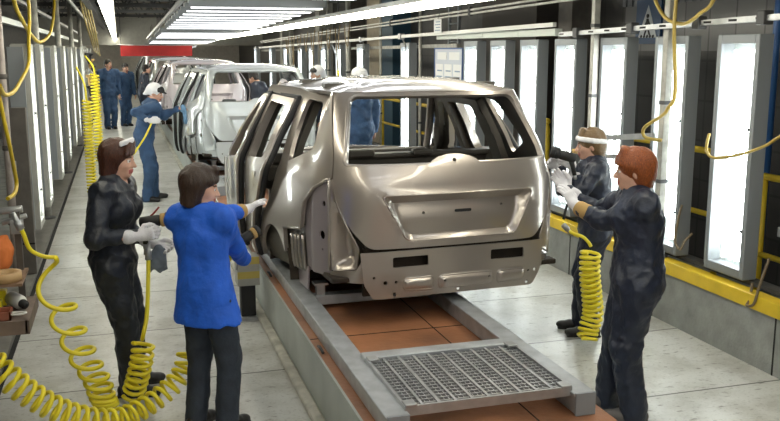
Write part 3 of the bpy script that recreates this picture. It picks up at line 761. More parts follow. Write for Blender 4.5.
# hazard-striped bracket at the foot of the curb
hb = thing('hazard_bracket', 'small black bracket with a yellow striped plate beside the curb below the car', 'bracket', (.93, 7.15, 0))
MB().box(-.06, .06, -.06, .06, .0, .30).build('post', M_black, hb, bevel=.008)
MB().box(-.10, .12, -.1, .1, .0, .03).build('foot_plate', M_steel, hb)
h_ = MB()
for i in range(4): h_.box(-.09, .09, -.10, -.09, .30 + i * .06, .30 + i * .06 + .06, i % 2)
h_.box(-.09, .09, -.09, .09, .30, .54, 0); h_.build('striped_plate', [M_framel, mat('dull_yellow_paint', (.50, .40, .10), rough=.5)], hb)
# ------------------------------------------------------------------ people
M_skin = mat('skin', (0.62, 0.36, 0.26), rough=0.5, var=0.06, vscale=30)
M_lip = mat('lips', (0.42, 0.12, 0.11), rough=0.4)
M_brow = mat('eyebrow_hair', (0.09, 0.05, 0.03), rough=0.7)
M_eye = mat('eye_white', (0.7, 0.68, 0.66), rough=0.2)
M_iris = mat('iris', (0.03, 0.02, 0.015), rough=0.15)
M_navy = mat('navy_workwear', (0.014, 0.020, 0.040), rough=0.45, var=0.3, vscale=9, bump=0.25, bscale=35)
M_ink = mat('ink_black_workwear', (0.014, 0.018, 0.028), rough=0.42, var=0.3, vscale=9, bump=0.25, bscale=35)
M_mid = mat('mid_blue_workwear', (0.028, 0.070, 0.155), rough=0.7, var=0.25, vscale=9, bump=0.25, bscale=35)
M_blue = mat('royal_blue_cloth', (0.010, 0.105, 0.60), rough=0.7, var=0.15, vscale=8, bump=0.25, bscale=35)
M_slate = mat('dark_slate_cloth', (0.024, 0.032, 0.048), rough=0.75, var=0.25, vscale=9, bump=0.25, bscale=35)
M_glove = mat('white_cotton_glove', (0.72, 0.71, 0.74), rough=0.85, bump=0.3, bscale=160)
M_cuff = mat('tan_knit_cuff', (0.42, 0.27, 0.10), rough=0.9)
M_shoe = mat('black_shoe_leather', (0.012, 0.011, 0.011), rough=0.4)
M_shoe2 = mat('grey_brown_shoe', (0.10, 0.09, 0.085), rough=0.55)
M_whitecloth = mat('white_headcloth', (0.78, 0.78, 0.80), rough=0.85)
M_rag = mat('grey_rag', (0.16, 0.19, 0.23), rough=0.9, var=0.2)
def hair_mat(name, c, c2):
    m = bpy.data.materials.new(name); m.use_nodes = True; nt = m.node_tree; N = nt.nodes; L = nt.links; b = N['Principled BSDF']
    tc = N.new('ShaderNodeTexCoord'); mp = N.new('ShaderNodeMapping'); mp.inputs['Scale'].default_value = (90, 90, 9); n = N.new('ShaderNodeTexNoise'); n.inputs['Detail'].default_value = 4
    L.new(tc.outputs['Object'], mp.inputs['Vector']); L.new(mp.outputs['Vector'], n.inputs['Vector']); r = N.new('ShaderNodeValToRGB')
    r.color_ramp.elements[0].position = .35; r.color_ramp.elements[1].position = .7; r.color_ramp.elements[0].color = (*c, 1); r.color_ramp.elements[1].color = (*c2, 1)
    L.new(n.outputs['Fac'], r.inputs['Fac']); L.new(r.outputs['Color'], b.inputs['Base Color']); b.inputs['Roughness'].default_value = .38
    bp = N.new('ShaderNodeBump'); bp.inputs['Strength'].default_value = .5; bp.inputs['Distance'].default_value = .01; L.new(n.outputs['Fac'], bp.inputs['Height']); L.new(bp.outputs['Normal'], b.inputs['Normal'])
    return m
H_auburn = hair_mat('auburn_hair', (.020, .007, .004), (.11, .030, .012))
H_brown = hair_mat('dark_brown_hair', (.012, .006, .004), (.055, .026, .014))
H_red = hair_mat('copper_red_hair', (.11, .024, .006), (.42, .11, .022))
H_light = hair_mat('light_brown_hair', (.10, .06, .025), (.26, .16, .07))
H_black = hair_mat('black_hair', (.006, .005, .004), (.022, .015, .012))

def nrm(v): v = np.array(v, float); return v / (np.linalg.norm(v) + 1e-12)
def rot(v, ax, deg):
    a = math.radians(deg); ax = nrm(ax); v = np.array(v, float)
    return v * math.cos(a) + np.cross(ax, v) * math.sin(a) + ax * (ax @ v) * (1 - math.cos(a))
def two_bone(a, c, l1, l2, pole):
    a, c = np.array(a, float), np.array(c, float); d = c - a; L = np.linalg.norm(d); mx = (l1 + l2) * .995
    if L > mx: c = a + d / L * mx; d = c - a; L = mx
    x = (l1 * l1 - l2 * l2 + L * L) / (2 * L); h = math.sqrt(max(l1 * l1 - x * x, 0)); u = d / L; p = np.array(pole, float); p = nrm(p - u * (p @ u))
    return a + u * x + p * h, c
def hand_shapes(S, W, d, n, thumb_side, sc, grow=0.0, curl=28, k=.008, spread=1.0, thumb_curl=0.4):
    """palm, four unequal bent fingers and a thumb"""
    d = nrm(d); n = np.array(n, float); n = nrm(n - d * (n @ d)); t = np.cross(d, n) * thumb_side
    S.slab(W + d * .012 * sc, W + d * .082 * sc, t, (.030 * sc + grow, .017 * sc + grow), (.039 * sc + grow, .014 * sc + grow), k)
    for i, (o, L) in enumerate(((.029, .078), (.010, .087), (-.010, .081), (-.028, .063))):
        p = W + d * (.083 - .004 * abs(i - 1)) * sc + t * o * sc; dd = nrm(d + t * o * 2.2 * spread); r = (.0092, .0090, .0088, .0078)[i] * sc + grow
        for j, f in enumerate((.44, .31, .25)):
            dd = rot(dd, np.cross(dd, n), curl * (1.0 if j else .8)); q = p + dd * L * f * sc; S.cone(p, q, r * (1 - .08 * j), r * (1 - .08 * (j + 1)), .004); p = q
    b = W + d * .022 * sc + t * .026 * sc; m1 = b + nrm(d * .75 + t * .75 + n * .25) * .042 * sc; m2 = m1 + nrm(d * .9 + t * (.45 - thumb_curl) + n * .35) * .034 * sc; m3 = m2 + nrm(d * .9 + t * (.2 - thumb_curl) + n * .4) * .026 * sc
    S.chain([b, m1, m2, m3], [.015 * sc + grow, .0115 * sc + grow, .0105 * sc + grow, .009 * sc + grow], .006)

def person(label, base, heading, Ht=1.65, lean=0, side=0, twist=0, sex='f', handL=None, handR=None, poleL=None, poleR=None, dirL=None, dirR=None, palmL=None, palmR=None, curlL=28, curlR=28,
           footL=None, footR=None, head_yaw=0, head_pitch=0, head_roll=0, outfit='coverall', M_cloth=None, M_trs=None, hair='bob', M_hair=None, cap=None, gloves='LR', cuffs='', M_sh=None, h=.0065, hg=.0042,
           hips=0.0, bulk=1.0, kneebend=0.0, pelvis_shift=(0, 0), group=None, hair_scale=1.0, openneck=True):
    s = Ht / 1.65; B = np.array(base, float); up = np.array([0, 0, 1.]); a = math.radians(heading); f = np.array([math.cos(a), math.sin(a), 0]); r = np.array([f[1], -f[0], 0])
    L = lambda x, y, z: r * x + f * y + up * z          # right, forward, up -> offset from base
    W2 = lambda w: np.array(w, float) - B
    pel = L(pelvis_shift[0], pelvis_shift[1], (.90 - kneebend) * s)
    # spine bends from the pelvis
    def sp(hgt, extra=1.0):
        v = up * hgt * s; v = rot(v, r, -lean * extra * min(1, hgt / .3)); v = rot(v, f, side * min(1, hgt / .3)); return pel + v
    fz = rot(f, r, -lean); uz = nrm(sp(.5) - sp(.3)); tr = rot(r, up, twist); tr = nrm(tr - uz * (tr @ uz)); tf = np.cross(uz, tr)
    waist, chest, upper, neckb = sp(.13), sp(.33), sp(.455), sp(.505)
    shw = (.165 if sex == 'f' else .185) * s
    shR, shL = upper + tr * shw - uz * .012 * s, upper - tr * shw - uz * .012 * s
    hipw = .088 * s; hipR, hipL = pel + r * hipw - up * .02 * s, pel - r * hipw - up * .02 * s
    fR = W2((*footR[:2], 0)) if footR is not None else L(.09, 0, 0); fL = W2((*footL[:2], 0)) if footL is not None else L(-.09, 0, 0)
    fdR = np.array([math.cos(math.radians(footR[2])), math.sin(math.radians(footR[2])), 0]) if footR is not None and len(footR) > 2 else f
    fdL = np.array([math.cos(math.radians(footL[2])), math.sin(math.radians(footL[2])), 0]) if footL is not None and len(footL) > 2 else f
    anR, anL = fR + up * .085 * s, fL + up * .085 * s
    knR, anR = two_bone(hipR, anR, .414 * s, .390 * s, fdR + f * .5); knL, anL = two_bone(hipL, anL, .414 * s, .390 * s, fdL + f * .5)
    ua, fa = .285 * s, .245 * s
    def arm(sh, hd, pole, sg):
        tgt = W2(hd) if hd is not None else sh + L(sg * .06, .05, -.515 * s)
        pole = np.array(pole, float) if pole is not None else -f * 1.0 + r * sg * .5 - up * .4
        return two_bone(sh, tgt, ua, fa, pole)
    elR, wrR = arm(shR, handR, poleR, 1); elL, wrL = arm(shL, handL, poleL, -1)
    dR = nrm(dirR) if dirR is not None else nrm(nrm(wrR - elR) + f * .1); dL = nrm(dirL) if dirL is not None else nrm(nrm(wrL - elL) + f * .1)
    pR = np.array(palmR, float) if palmR is not None else -r; pL = np.array(palmL, float) if palmL is not None else r
    # head frame
    hf = rot(f, up, head_yaw); hr = np.array([hf[1], -hf[0], 0]); hf = rot(hf, hr, head_pitch); hu = np.cross(hr, hf); hr = rot(hr, hf, head_roll); hu = rot(hu, hf, head_roll)
    R = np.stack([hr, hf, hu], 1); hc = neckb + uz * .125 * s + hf * .022 * s; q = lambda x, y, z: hc + R @ (np.array([x, y, z]) * s)
    pts = np.array([pel, waist, chest, neckb, shR, shL, elR, elL, wrR, wrL, knR, knL, anR, anL, fR, fL, hc, wrR + dR * .19 * s, wrL + dL * .19 * s])
    lo, hi = pts.min(0) - .17 * s, pts.max(0) + .17 * s; lo[2] = -.02
    root = thing('person', label, 'person', tuple(B), 0, group)
    # ---- body: one continuous figure
    S = SDF(lo, hi, h); w_ = 1.0
    S.slab(pel - up * .03 * s, waist, r, (.145 * s, .10 * s), (.118 * s, .085 * s), .03).slab(waist, chest, tr, (.118 * s, .085 * s), (.135 * s, .095 * s), .03).slab(chest, upper, tr, (.135 * s, .095 * s), (.125 * s, .07 * s), .03)
    for sh, el, wr, d, n, sg in ((shR, elR, wrR, dR, pR, 1), (shL, elL, wrL, dL, pL, -1)):
        S.chain([sh, el, wr], [.045 * s, .037 * s, .026 * s], .02); S.cone(upper, sh, .05 * s, .047 * s, .03)
        hand_shapes(S, wr, d, n, sg, s, 0.0, curlR if sg > 0 else curlL)
    for hp, kn, an, ft, fd in ((hipR, knR, anR, fR, fdR), (hipL, knL, anL, fL, fdL)):
        S.chain([hp, kn, an], [.078 * s, .052 * s, .036 * s], .03); S.cone(an - up * .03 * s, ft + fd * .13 * s + up * .03 * s, .036 * s, .024 * s, .02)
    S.cone(neckb - uz * .03 * s, q(0, -.018, -.055), .060 * s, .050 * s, .03); S.cone(upper, neckb, .085 * s, .062 * s, .04)
    S.ell(q(0, -.012, .03), np.array([.074, .094, .088]) * s, R, .01).ell(q(0, .022, -.028), np.array([.060, .070, .082]) * s, R, .03).ell(q(0, .054, -.086), np.array([.030, .030, .026]) * s, R, .03)
    for sx in (-1, 1):
        S.ell(q(sx * .036, .052, -.030), np.array([.024, .026, .026]) * s, R, .02); S.ell(q(sx * .076, -.010, -.012), np.array([.010, .021, .031]) * s, R, .008)
    S.ell(q(0, .076, .020), np.array([.046, .016, .012]) * s, R, .015)
    for sx in (-1, 1): S.ell(q(sx * .030, .094, -.001), np.array([.017, .014, .011]) * s, R, .012, 's')
    for sx in (-1, 1): S.ell(q(sx * .030, .079, -.001), np.array([.0125, .0125, .0125]) * s, R, .002)
    S.cone(q(0, .086, .006), q(0, .108, -.034), .0085 * s, .0125 * s, .010)
    for sx in (-1, 1): S.ell(q(sx * .011, .096, -.037), np.array([.009, .011, .008]) * s, R, .006)
    S.ell(q(0, .086, -.060), np.array([.024, .013, .007]) * s, R, .006).ell(q(0, .085, -.072), np.array([.020, .012, .008]) * s, R, .006)
    def pick(c):
        l = ((c - hc) @ R) / s; x, y, z = np.abs(l[:, 0]), l[:, 1], l[:, 2]; m = np.zeros(len(c), int)
        m[(x < .026) & (y > .072) & (z > -.080) & (z < -.054)] = 1
        m[(x > .012) & (x < .048) & (y > .055) & (np.abs(z - .022 + (x - .03) ** 2 * 8) < .0052)] = 2
        de = np.sqrt((x - .030) ** 2 + (y - .079) ** 2 + ((z + .001) * 1.35) ** 2); m[(de < .0150) & (y > .077) & (np.abs(z + .001) < .0075)] = 3
        m[(np.hypot(x - .030, z + .001) < .0062) & (y > .08) & (de < .019)] = 4
        return m
    S.mesh('body', [M_skin, M_lip, M_brow, M_eye, M_iris], pick, root)
    # ---- clothing
    def torso(S, low=0.0, g=0.0, flare=0.0):
        hw = .172 + hips + flare
        S.slab(pel - up * (.05 + low) * s, pel + up * .02 * s, r, ((hw + flare * .4) * s * bulk + g, (.128 + flare * .6) * s * bulk + g), (.170 * s * bulk + g, .128 * s * bulk + g), .03)
        S.slab(pel, waist, r, (.168 * s * bulk + g, .125 * s * bulk + g), (.142 * s * bulk + g, .108 * s * bulk + g), .04)
        S.slab(waist, chest, tr, (.142 * s * bulk + g, .108 * s * bulk + g), (.162 * s * bulk + g, .12 * s * bulk + g), .04)
        S.slab(chest, upper, tr, (.162 * s * bulk + g, .12 * s * bulk + g), (.150 * s + g, .092 * s + g), .04)
        S.cone(upper - uz * .01 * s, neckb - uz * .035 * s, .105 * s + g, .078 * s + g, .05)
        if sex == 'f':
            for sx in (-1, 1): S.ell(chest + tr * sx * .075 * s + tf * .085 * s, np.array([.07, .06, .07]) * s, None, .04)
    def sleeves(S, g=0.0, end=.93):
        for sh, el, wr, kk in ((shR, elR, wrR, 'R'), (shL, elL, wrL, 'L')):
            if kk in cuffs: end = .70
            else: end = .93
            S.cone(upper, sh, .085 * s, .070 * s, .05); S.chain([sh, el], [.070 * s * bulk + g, .056 * s * bulk + g], .035)
            e = el + (wr - el) * end; S.cone(el, e, .057 * s * bulk + g, .043 * s + g, .025)
    def legs(S, g=0.0, hr_=.104):
        for hp, kn, an, fd in ((hipR, knR, anR, fdR), (hipL, knL, anL, fdL)):
            S.chain([hp - up * .02 * s, kn], [hr_ * s * bulk + hips * .4, .076 * s * bulk], .04); S.chain([kn, an - up * .035 * s - fd * .005], [.076 * s * bulk, .066 * s * bulk], .03)
    def neckcut(S):
        p = neckb + tf * .005; S.cone(neckb - uz * .06 * s, neckb + uz * .10 * s, .056 * s, .066 * s, .006, 's')
        if openneck: S.cone(neckb + tf * .075 * s - uz * .075 * s, neckb + tf * .05 * s + uz * .06 * s, .012 * s, .060 * s, .006, 's')
    def collar(S):
        n_ = 14; ring = [neckb + uz * (-.008 - .05 * max(0, math.cos(t)) ** 2) * s + tr * math.sin(t) * .070 * s + tf * math.cos(t) * .070 * s for t in [2 * PI * i / n_ for i in range(n_)]]
        for i in range(n_):
            if openneck and i in (0, n_ - 1): continue
            S.cone(ring[i], ring[(i + 1) % n_], .017 * s, .017 * s, .010)
    if outfit == 'coverall':
        S = SDF(lo, hi, h); torso(S); sleeves(S); legs(S); collar(S)
        for k_, z in ((0, 0),): S.slab(waist - uz * .012 * s, waist + uz * .012 * s, r, (.150 * s * bulk, .116 * s * bulk), (.150 * s * bulk, .116 * s * bulk), .008)
        neckcut(S); S.wrinkle(.0145 * s, 14 / s, seed=int(abs(B[0]) * 97 + 3), zlo=.05, stretch=(1, 1, .8)); S.wrinkle(.006 * s, 34 / s, seed=5, zlo=.05)
        S.mesh('coverall', M_cloth, None, root)
    else:
        S = SDF(lo, np.array([hi[0], hi[1], .98 * s]), h); S.slab(pel - up * .05 * s, waist, r, (.160 * s, .115 * s), (.130 * s, .095 * s), .03); legs(S, 0, .088)
        S.wrinkle(.010 * s, 13 / s, seed=11, zlo=.05, stretch=(1, 1, .6)); S.wrinkle(.003 * s, 34 / s, seed=5); S.mesh('trousers', M_trs, None, root)
        S = SDF(np.array([lo[0], lo[1], .6 * s]), hi, h); torso(S, .13, .004, .032); sleeves(S, .004); collar(S)
        S.slab(waist - uz * .014 * s, waist + uz * .014 * s, r, (.140 * s * bulk, .108 * s * bulk), (.140 * s * bulk, .108 * s * bulk), .02)
        neckcut(S); zc = pel - up * .185 * s; S.plane(zc, -up, zc - .3, zc + np.array([.3, .3, .02])); S.wrinkle(.013 * s, 12 / s, seed=9, stretch=(1.3, 1.3, .6)); S.wrinkle(.003 * s, 32 / s, seed=4)
        S.mesh('jacket', M_cloth, None, root)
    # ---- shoes
    for an, ft, fd in ((anR, fR, fdR), (anL, fL, fdL)):
        sd = np.cross(fd, up); S = SDF(np.minimum(ft - .2, ft + fd * .2 - .1), np.maximum(ft + .2, ft + fd * .2 + .1) + up * .05, max(h, .006))
        S.slab(ft - fd * .055 * s + up * .042 * s, ft + fd * .085 * s + up * .040 * s, sd, (.036 * s, .040 * s), (.046 * s, .038 * s), .02); S.ell(ft + fd * .135 * s + up * .032 * s, np.array([.047, .060, .032]) * s, np.stack([sd, fd, up], 1), .02)
        S.cone(ft - fd * .02 * s + up * .05 * s, an + up * .03 * s - fd * .005, .046 * s, .046 * s, .02)
        S.box(ft + fd * .045 * s + up * .008, (.044 * s, .135 * s, .010), np.stack([sd, fd, up], 1), .006, .004)
        S.plane(ft, -up, ft - np.array([.3, .3, .1]), ft + np.array([.3, .3, .08]))
        S.mesh('shoe', M_sh or M_shoe, None, root)
    # ---- gloves
    for key, wr, el, d, n, sg in (('R', wrR, elR, dR, pR, 1), ('L', wrL, elL, dL, pL, -1)):
        if key not in gloves: continue
        S = SDF(np.minimum(wr - .11 * s, wr + d * .2 * s - .06), np.maximum(wr + .11 * s, wr + d * .2 * s + .06), hg); ax = nrm(el - wr)
        hand_shapes(S, wr, d, n, sg, s, .0032, curlR if sg > 0 else curlL); S.cone(wr + d * .02 * s, wr + ax * .055 * s, .030 * s, .041 * s, .012); S.cone(wr + ax * .045 * s, wr + ax * .058 * s, .043 * s, .044 * s, .004)
        S.mesh('glove', M_glove, None, root)
        if key in cuffs:
            S = SDF(wr - .15 * s, wr + .15 * s, hg); S.cone(wr + ax * .055 * s, wr + ax * .105 * s, .045 * s, .050 * s, .004); S.cone(wr + ax * .055 * s, wr + ax * .06 * s, .048 * s, .048 * s, .006); S.mesh('cuff', M_cuff, None, root)
    # ---- hair and headwear
    hh = min(h, .0055); lo2, hi2 = hc - .22 * s, hc + .20 * s
    if hair:
        q0, s0 = q, s; s = s * hair_scale; q = lambda x, y, z: hc + R @ (np.array([x, y, z]) * s)
        S = SDF(lo2, hi2, hh); cut = lambda c, rr: S.ell(q(*c), np.array(rr) * s, R, .012, 's')
        if hair in ('bob', 'bobfringe'):
            S.ell(q(0, -.015, .036), np.array([.093, .110, .100]) * s, R, .01); S.slab(q(0, -.030, .02), q(0, -.042, -.085), hr, (.096 * s, .084 * s), (.100 * s, .066 * s), .03)
            S.plane(q(0, 0, -.118), -hu - hf * .25, lo2, hi2); cut((0, .125, -.060), (.072, .112, .112)); cut((0, .03, -.15), (.060, .10, .085))
            if hair == 'bobfringe':
                for i in range(6): x = -.06 + i * .024; S.cone(q(x * .6 - .01, .070, .105), q(x + .01, .098 - abs(x) * .35, .056 - .004 * i), .022 * s, .012 * s, .012)
            else: S.cone(q(.02, .066, .108), q(-.066, .060, .0), .024 * s, .014 * s, .015); cut((.055, .085, -.055), (.050, .075, .085))
        elif hair == 'short':
            S.ell(q(0, -.016, .040), np.array([.093, .112, .098]) * s, R, .01); S.ell(q(0, -.050, -.020), np.array([.082, .072, .080]) * s, R, .03); S.slab(q(0, -.050, .0), q(0, -.062, -.080), hr, (.080 * s, .055 * s), (.066 * s, .042 * s), .03)
            cut((0, .118, -.052), (.075, .085, .098)); cut((0, .03, -.13), (.075, .09, .075))
            for sx in (-1, 1): cut((sx * .085, .012, -.035), (.022, .026, .040))
            for i in range(6): x = -.055 + i * .022; S.cone(q(x * .7, .052, .112), q(x, .090 - abs(x) * .3, .046), .022 * s, .012 * s, .016)
        elif hair == 'crop':
            S.ell(q(0, -.018, .036), np.array([.081, .100, .092]) * s, R, .01); S.ell(q(0, -.045, -.02), np.array([.072, .058, .06]) * s, R, .02); cut((0, .11, -.05), (.074, .075, .092)); cut((0, .03, -.12), (.08, .09, .07))
        S.wrinkle(.0045 * s, 38 / s, seed=3, stretch=(1.6, 1.6, .35)); S.mesh('hair', M_hair, None, root); q, s = q0, s0
    if cap == 'headband':
        hz_ = .030 if hair == 'bobfringe' else 0.0; ex_ = .010 if hair == 'bobfringe' else .004
        n_ = 20; S = SDF(lo2, hi2, hh); ring = [q(math.sin(t) * (.088 + ex_ - hz_ * .2), math.cos(t) * (.104 + ex_ - hz_ * .55) - .012, .036 + hz_ * 1.1 + (.018 + hz_) * math.cos(t)) for t in [2 * PI * i / n_ for i in range(n_)]]
        for i in range(n_):
          if hair == 'bobfringe' and math.cos(2 * PI * (i + .5) / n_ - .35) < .80: continue
          S.cone(ring[i], ring[(i + 1) % n_], (.010 if hair == 'bobfringe' else .016) * s, (.010 if hair == 'bobfringe' else .016) * s, .004, flat=(hu, 1.9) if False else None)
        for i in range(n_):
          if hair == 'bobfringe' and math.cos(2 * PI * (i + .5) / n_ - .35) < .80: continue
          S.cone(ring[i] + hu * .014 * s, ring[(i + 1) % n_] + hu * .014 * s, .011 * s, .011 * s, .004)
        (S.ell(q(.02, -.125, .02), np.array([.022, .014, .018]) * s, R, .006) if hair != 'bobfringe' else None); S.mesh('headband', M_whitecloth, None, root)
    if cap == 'kerchief':
        S = SDF(lo2 - .05, hi2 + .05, hh); S.ell(q(0, -.018, .045), np.array([.096, .116, .100]) * s, R, .01); S.cone(q(0, -.09, .02), q(0, -.15, -.05), .05 * s, .025 * s, .03); S.ell(q(0, .118, -.05), np.array([.10, .10, .096]) * s, R, .01, 's'); S.plane(q(0, 0, -.055), -hu, lo2, hi2)
        S.wrinkle(.005, 26, seed=2); S.mesh('kerchief', M_whitecloth, None, root)
        S = SDF(lo2, hi2, hh); S.ell(q(0, .035, .052), np.array([.084, .082, .068]) * s, R, .01); S.slab(q(0, .075, .045), q(0, .145, .030), hr, (.070 * s, .010 * s), (.050 * s, .008 * s), .01); S.plane(q(0, 0, .030), -hu, lo2, hi2); S.mesh('cap', M_black, None, root)
    if cap == 'scarf':
        S = SDF(lo2 - .05, hi2 + .05, hh); S.ell(q(0, -.018, .048), np.array([.094, .114, .098]) * s, R, .01); S.ell(q(0, .118, -.05), np.array([.10, .10, .098]) * s, R, .01, 's'); S.plane(q(0, 0, -.04), -hu, lo2, hi2); S.wrinkle(.004, 26, seed=2); S.mesh('head_scarf', M_whitecloth, None, root)
    return root, dict(wrR=wrR + B, wrL=wrL + B, dR=dR, dL=dL, hc=hc + B, R=R)

w1, j1 = person('woman in black workwear with an auburn bob, standing at left holding a sander', (-.07, 5.72, 0), -14, 1.665, lean=4, twist=-10, handR=(.055, 5.50, 1.085), handL=(.15, 5.66, 1.00), poleR=(-.9, -.35, -.6), poleL=(-.8, .5, -.6),
    dirR=(.93, -.1, .18), palmR=(.15, .95, -.2), dirL=(.75, -.45, -.35), palmL=(0, -.7, .6), curlR=34, curlL=30, footR=(-.03, 5.66, -12), footL=(.0, 5.86, 5), head_yaw=-8, head_pitch=-4, M_cloth=M_ink, hair='bobfringe', M_hair=H_auburn, cap='headband', hips=.012, bulk=1.04, pelvis_shift=(0, -.03))
w2, j2 = person('woman in royal blue jacket with a dark brown bob, back turned, reaching to the car', (.41, 5.0, 0), 44, 1.56, lean=1, side=-4, twist=4, handL=(.85, 5.44, 1.235), handR=(.67, 5.27, .95), poleL=(-.4, .4, -.9), poleR=(-.3, -.5, -1.2),
    dirL=(.62, .70, .28), palmL=(.45, -.3, -.8), dirR=(.35, .70, .12), palmR=(-.5, .5, -.2), curlL=10, curlR=36, footR=(.50, 4.93, 40), footL=(.33, 5.04, 50), head_yaw=-50, head_pitch=-8, outfit='jacket', M_cloth=M_blue, M_trs=M_slate, hair='bob', M_hair=H_brown, cuffs='L', hips=.01, bulk=1.03, hair_scale=1.10)
w3, j3 = person('woman with copper red hair in navy coveralls, nearest the camera on the right', (2.90, 4.45, 0), 150, 1.635, lean=3, twist=14, handL=(2.615, 4.74, 1.275), handR=(2.70, 4.98, 1.33), poleL=(.1, -.4, -1), poleR=(.3, .4, -.8),
    dirL=(-.34, .38, .86), palmL=(-.2, .85, -.5), dirR=(-.4, .6, .7), palmR=(.1, -.8, -.4), curlL=20, curlR=22, footL=(2.86, 4.36, 150), footR=(2.82, 4.60, 165), head_yaw=2, head_pitch=-2, M_cloth=M_navy, hair='short', M_hair=H_red, cuffs='L', hips=.02, bulk=1.17, M_sh=M_shoe2, hair_scale=1.07)
w4, j4 = person('woman with light brown hair and white headband in navy, behind the red-haired woman', (3.46, 5.92, 0), 152, 1.62, lean=4, twist=8, handL=(3.215, 5.84, 1.335), handR=(3.22, 6.06, 1.32), poleL=(.3, -.5, -.85), poleR=(.4, .5, -.8),
    dirL=(-.75, -.05, .66), palmL=(.0, .9, -.3), dirR=(-.8, .2, .3), palmR=(0, -.9, -.3), curlL=36, curlR=36, footL=(3.42, 5.88, 160), footR=(3.44, 6.06, 150), head_yaw=6, head_pitch=-4, M_cloth=M_navy, hair='short', M_hair=H_light, cap='headband', hips=.01)
m2, j5 = person('person in blue coveralls with a white kerchief and black cap leaning to the silver-white car', (.30, 13.45, 0), 2, 1.74, lean=15, twist=14, sex='m', handL=(.80, 13.42, 1.36), handR=(.38, 13.10, 1.20), poleL=(-.3, .4, -.9), poleR=(-.7, -.5, -.5),
    dirL=(.9, .1, .1), palmL=(0, .2, -1), dirR=(.85, -.2, .1), palmR=(0, .9, -.3), footR=(.30, 13.33, -20), footL=(.42, 13.62, 10), head_yaw=-22, head_pitch=-14, M_cloth=M_mid, hair=None, cap='kerchief', gloves='R', h=.011, hg=.008, bulk=1.06)
m3, _ = person('person in blue coveralls standing in the left aisle far back, facing us', (-.30, 26.3, 0), -78, 1.95, sex='m', M_cloth=M_mid, hair='crop', M_hair=H_black, gloves='', h=.014, bulk=1.06, head_yaw=25)
m4, _ = person('dark-haired person in blue coveralls behind the one facing us, far down the left aisle', (.12, 27.2, 0), -60, 1.84, sex='m', M_cloth=M_mid, hair='crop', M_hair=H_black, gloves='', h=.016, head_pitch=-10, lean=8)
m5, _ = person('dark-haired person in dark workwear beside the pale fourth car, far back', (.62, 26.8, 0), 10, 1.80, sex='m', M_cloth=M_navy, hair='crop', M_hair=H_black, gloves='', h=.016, lean=10)
m6, _ = person('person in dark navy bent over beyond the silver-white car, seen through it', (2.88, 18.0, 0), 150, 1.86, lean=24, sex='m', M_cloth=M_navy, hair='crop', M_hair=H_black, gloves='', h=.014, bulk=1.25, head_pitch=-30)
m7, _ = person('person with a white kerchief and black cap beyond the bronze car, only the head showing', (3.50, 15.7, 0), 190, 1.92, sex='m', M_cloth=M_navy, hair=None, cap='kerchief', gloves='', h=.013, lean=6)
m8, _ = person('person in blue coveralls and white head scarf, seen through the bronze car body', (3.50, 13.1, 0), 100, 1.93, sex='m', M_cloth=M_mid, hair=None, cap='scarf', gloves='', h=.012, bulk=1.06, head_yaw=40)
# ------------------------------------------------------------------ light boxes standing along the right kerb
def light_box(name, L, hz, depth, w):
    """upright lamp: face towards +x in its own frame, bottom at z=0"""
    r = thing(name, 'x', 'lamp')
    f = MB(); t = .045
    f.box(-depth, 0, -w / 2, -w / 2 + t, 0, hz); f.box(-depth, 0, w / 2 - t, w / 2, 0, hz); f.box(-depth, 0, -w / 2 + t, w / 2 - t, 0, t * 1.5); f.box(-depth, 0, -w / 2 + t, w / 2 - t, hz - t * 1.5, hz)
    f.build('frame', L[0], r, bevel=.006)
    MB().box(-depth - .005, -depth + .01, -w / 2 + .01, w / 2 - .01, .01, hz - .01).build('reflector', L[1], r)
    for s in (-1, 1):
        tb = MB().tube([(-.062, s * w * .16, .11), (-.062, s * w * .16, hz - .11)], .02, 10); tb.build('tube', M_tube, r)
    MB().box(-.03, -.022, -w / 2 + t, w / 2 - t, t * 1.5, hz - t * 1.5).build('glass', M_glass, r)
    for z in (.35, hz * .62): MB().lathe([(.012, 0), (.012, .012), (.007, .018)], (-.022, w / 2 - t * 1.5, z), (1, 0, 0), 10).build('stud', M_black, r)
    MB().box(-depth - .03, -depth * .3, -w / 2 - .05, -w / 2, 0.02, hz - .03).build('side_channel', M_frame, r)
    return r
def glass_mat():
    m = bpy.data.materials.new('lamp_glass'); m.use_nodes = True; nt = m.node_tree; b = nt.nodes['Principled BSDF']
    b.inputs['Base Color'].default_value = (.9, .97, .94, 1); b.inputs['Roughness'].default_value = .12; b.inputs['Alpha'].default_value = .08
    b.inputs['Emission Color'].default_value = (.93, 1, .96, 1); b.inputs['Emission Strength'].default_value = 0.0
    return m
M_glass = glass_mat()
ORD = ['nearest', 'second nearest', 'third', 'fourth', 'fifth', 'sixth', 'seventh', 'eighth', 'ninth', 'tenth', 'eleventh', 'twelfth', 'thirteenth', 'fourteenth', 'fifteenth', 'sixteenth']
M_litback = mat('self_lit_reflector', (.22, .25, .25), rough=.35, emit=(.92, 1, .95), estr=.25)  # weak glow of its own stands for tube light on the reflector
lb = light_box('light_box', (M_frame, M_litback), 1.76, .12, .45)
YR = [5.41, 6.22, 7.10, 8.0, 8.82, 9.65, 10.5, 13.2, 15.9, 17.6, 19.0, 20.3, 21.6, 23.6, 26, 29]
for i, y in enumerate(YR):
    o = lb if i == 0 else copy_tree(lb)
    o.location = (4.25, y, .56); o.rotation_euler.z = PI
    tag(o, '%s tall light box counting from the near end of the right-hand row' % ORD[i] if i else 'large upright light box nearest us on the right, its two tubes visible', 'lamp', 'upright light boxes on the right')
ll = light_box('light_box', (M_framel, M_litback), 1.84, .16, .5); 
YL = [9.55, 10.9, 13.2, 15.4, 17.7, 19.6, 24, 27, 30]
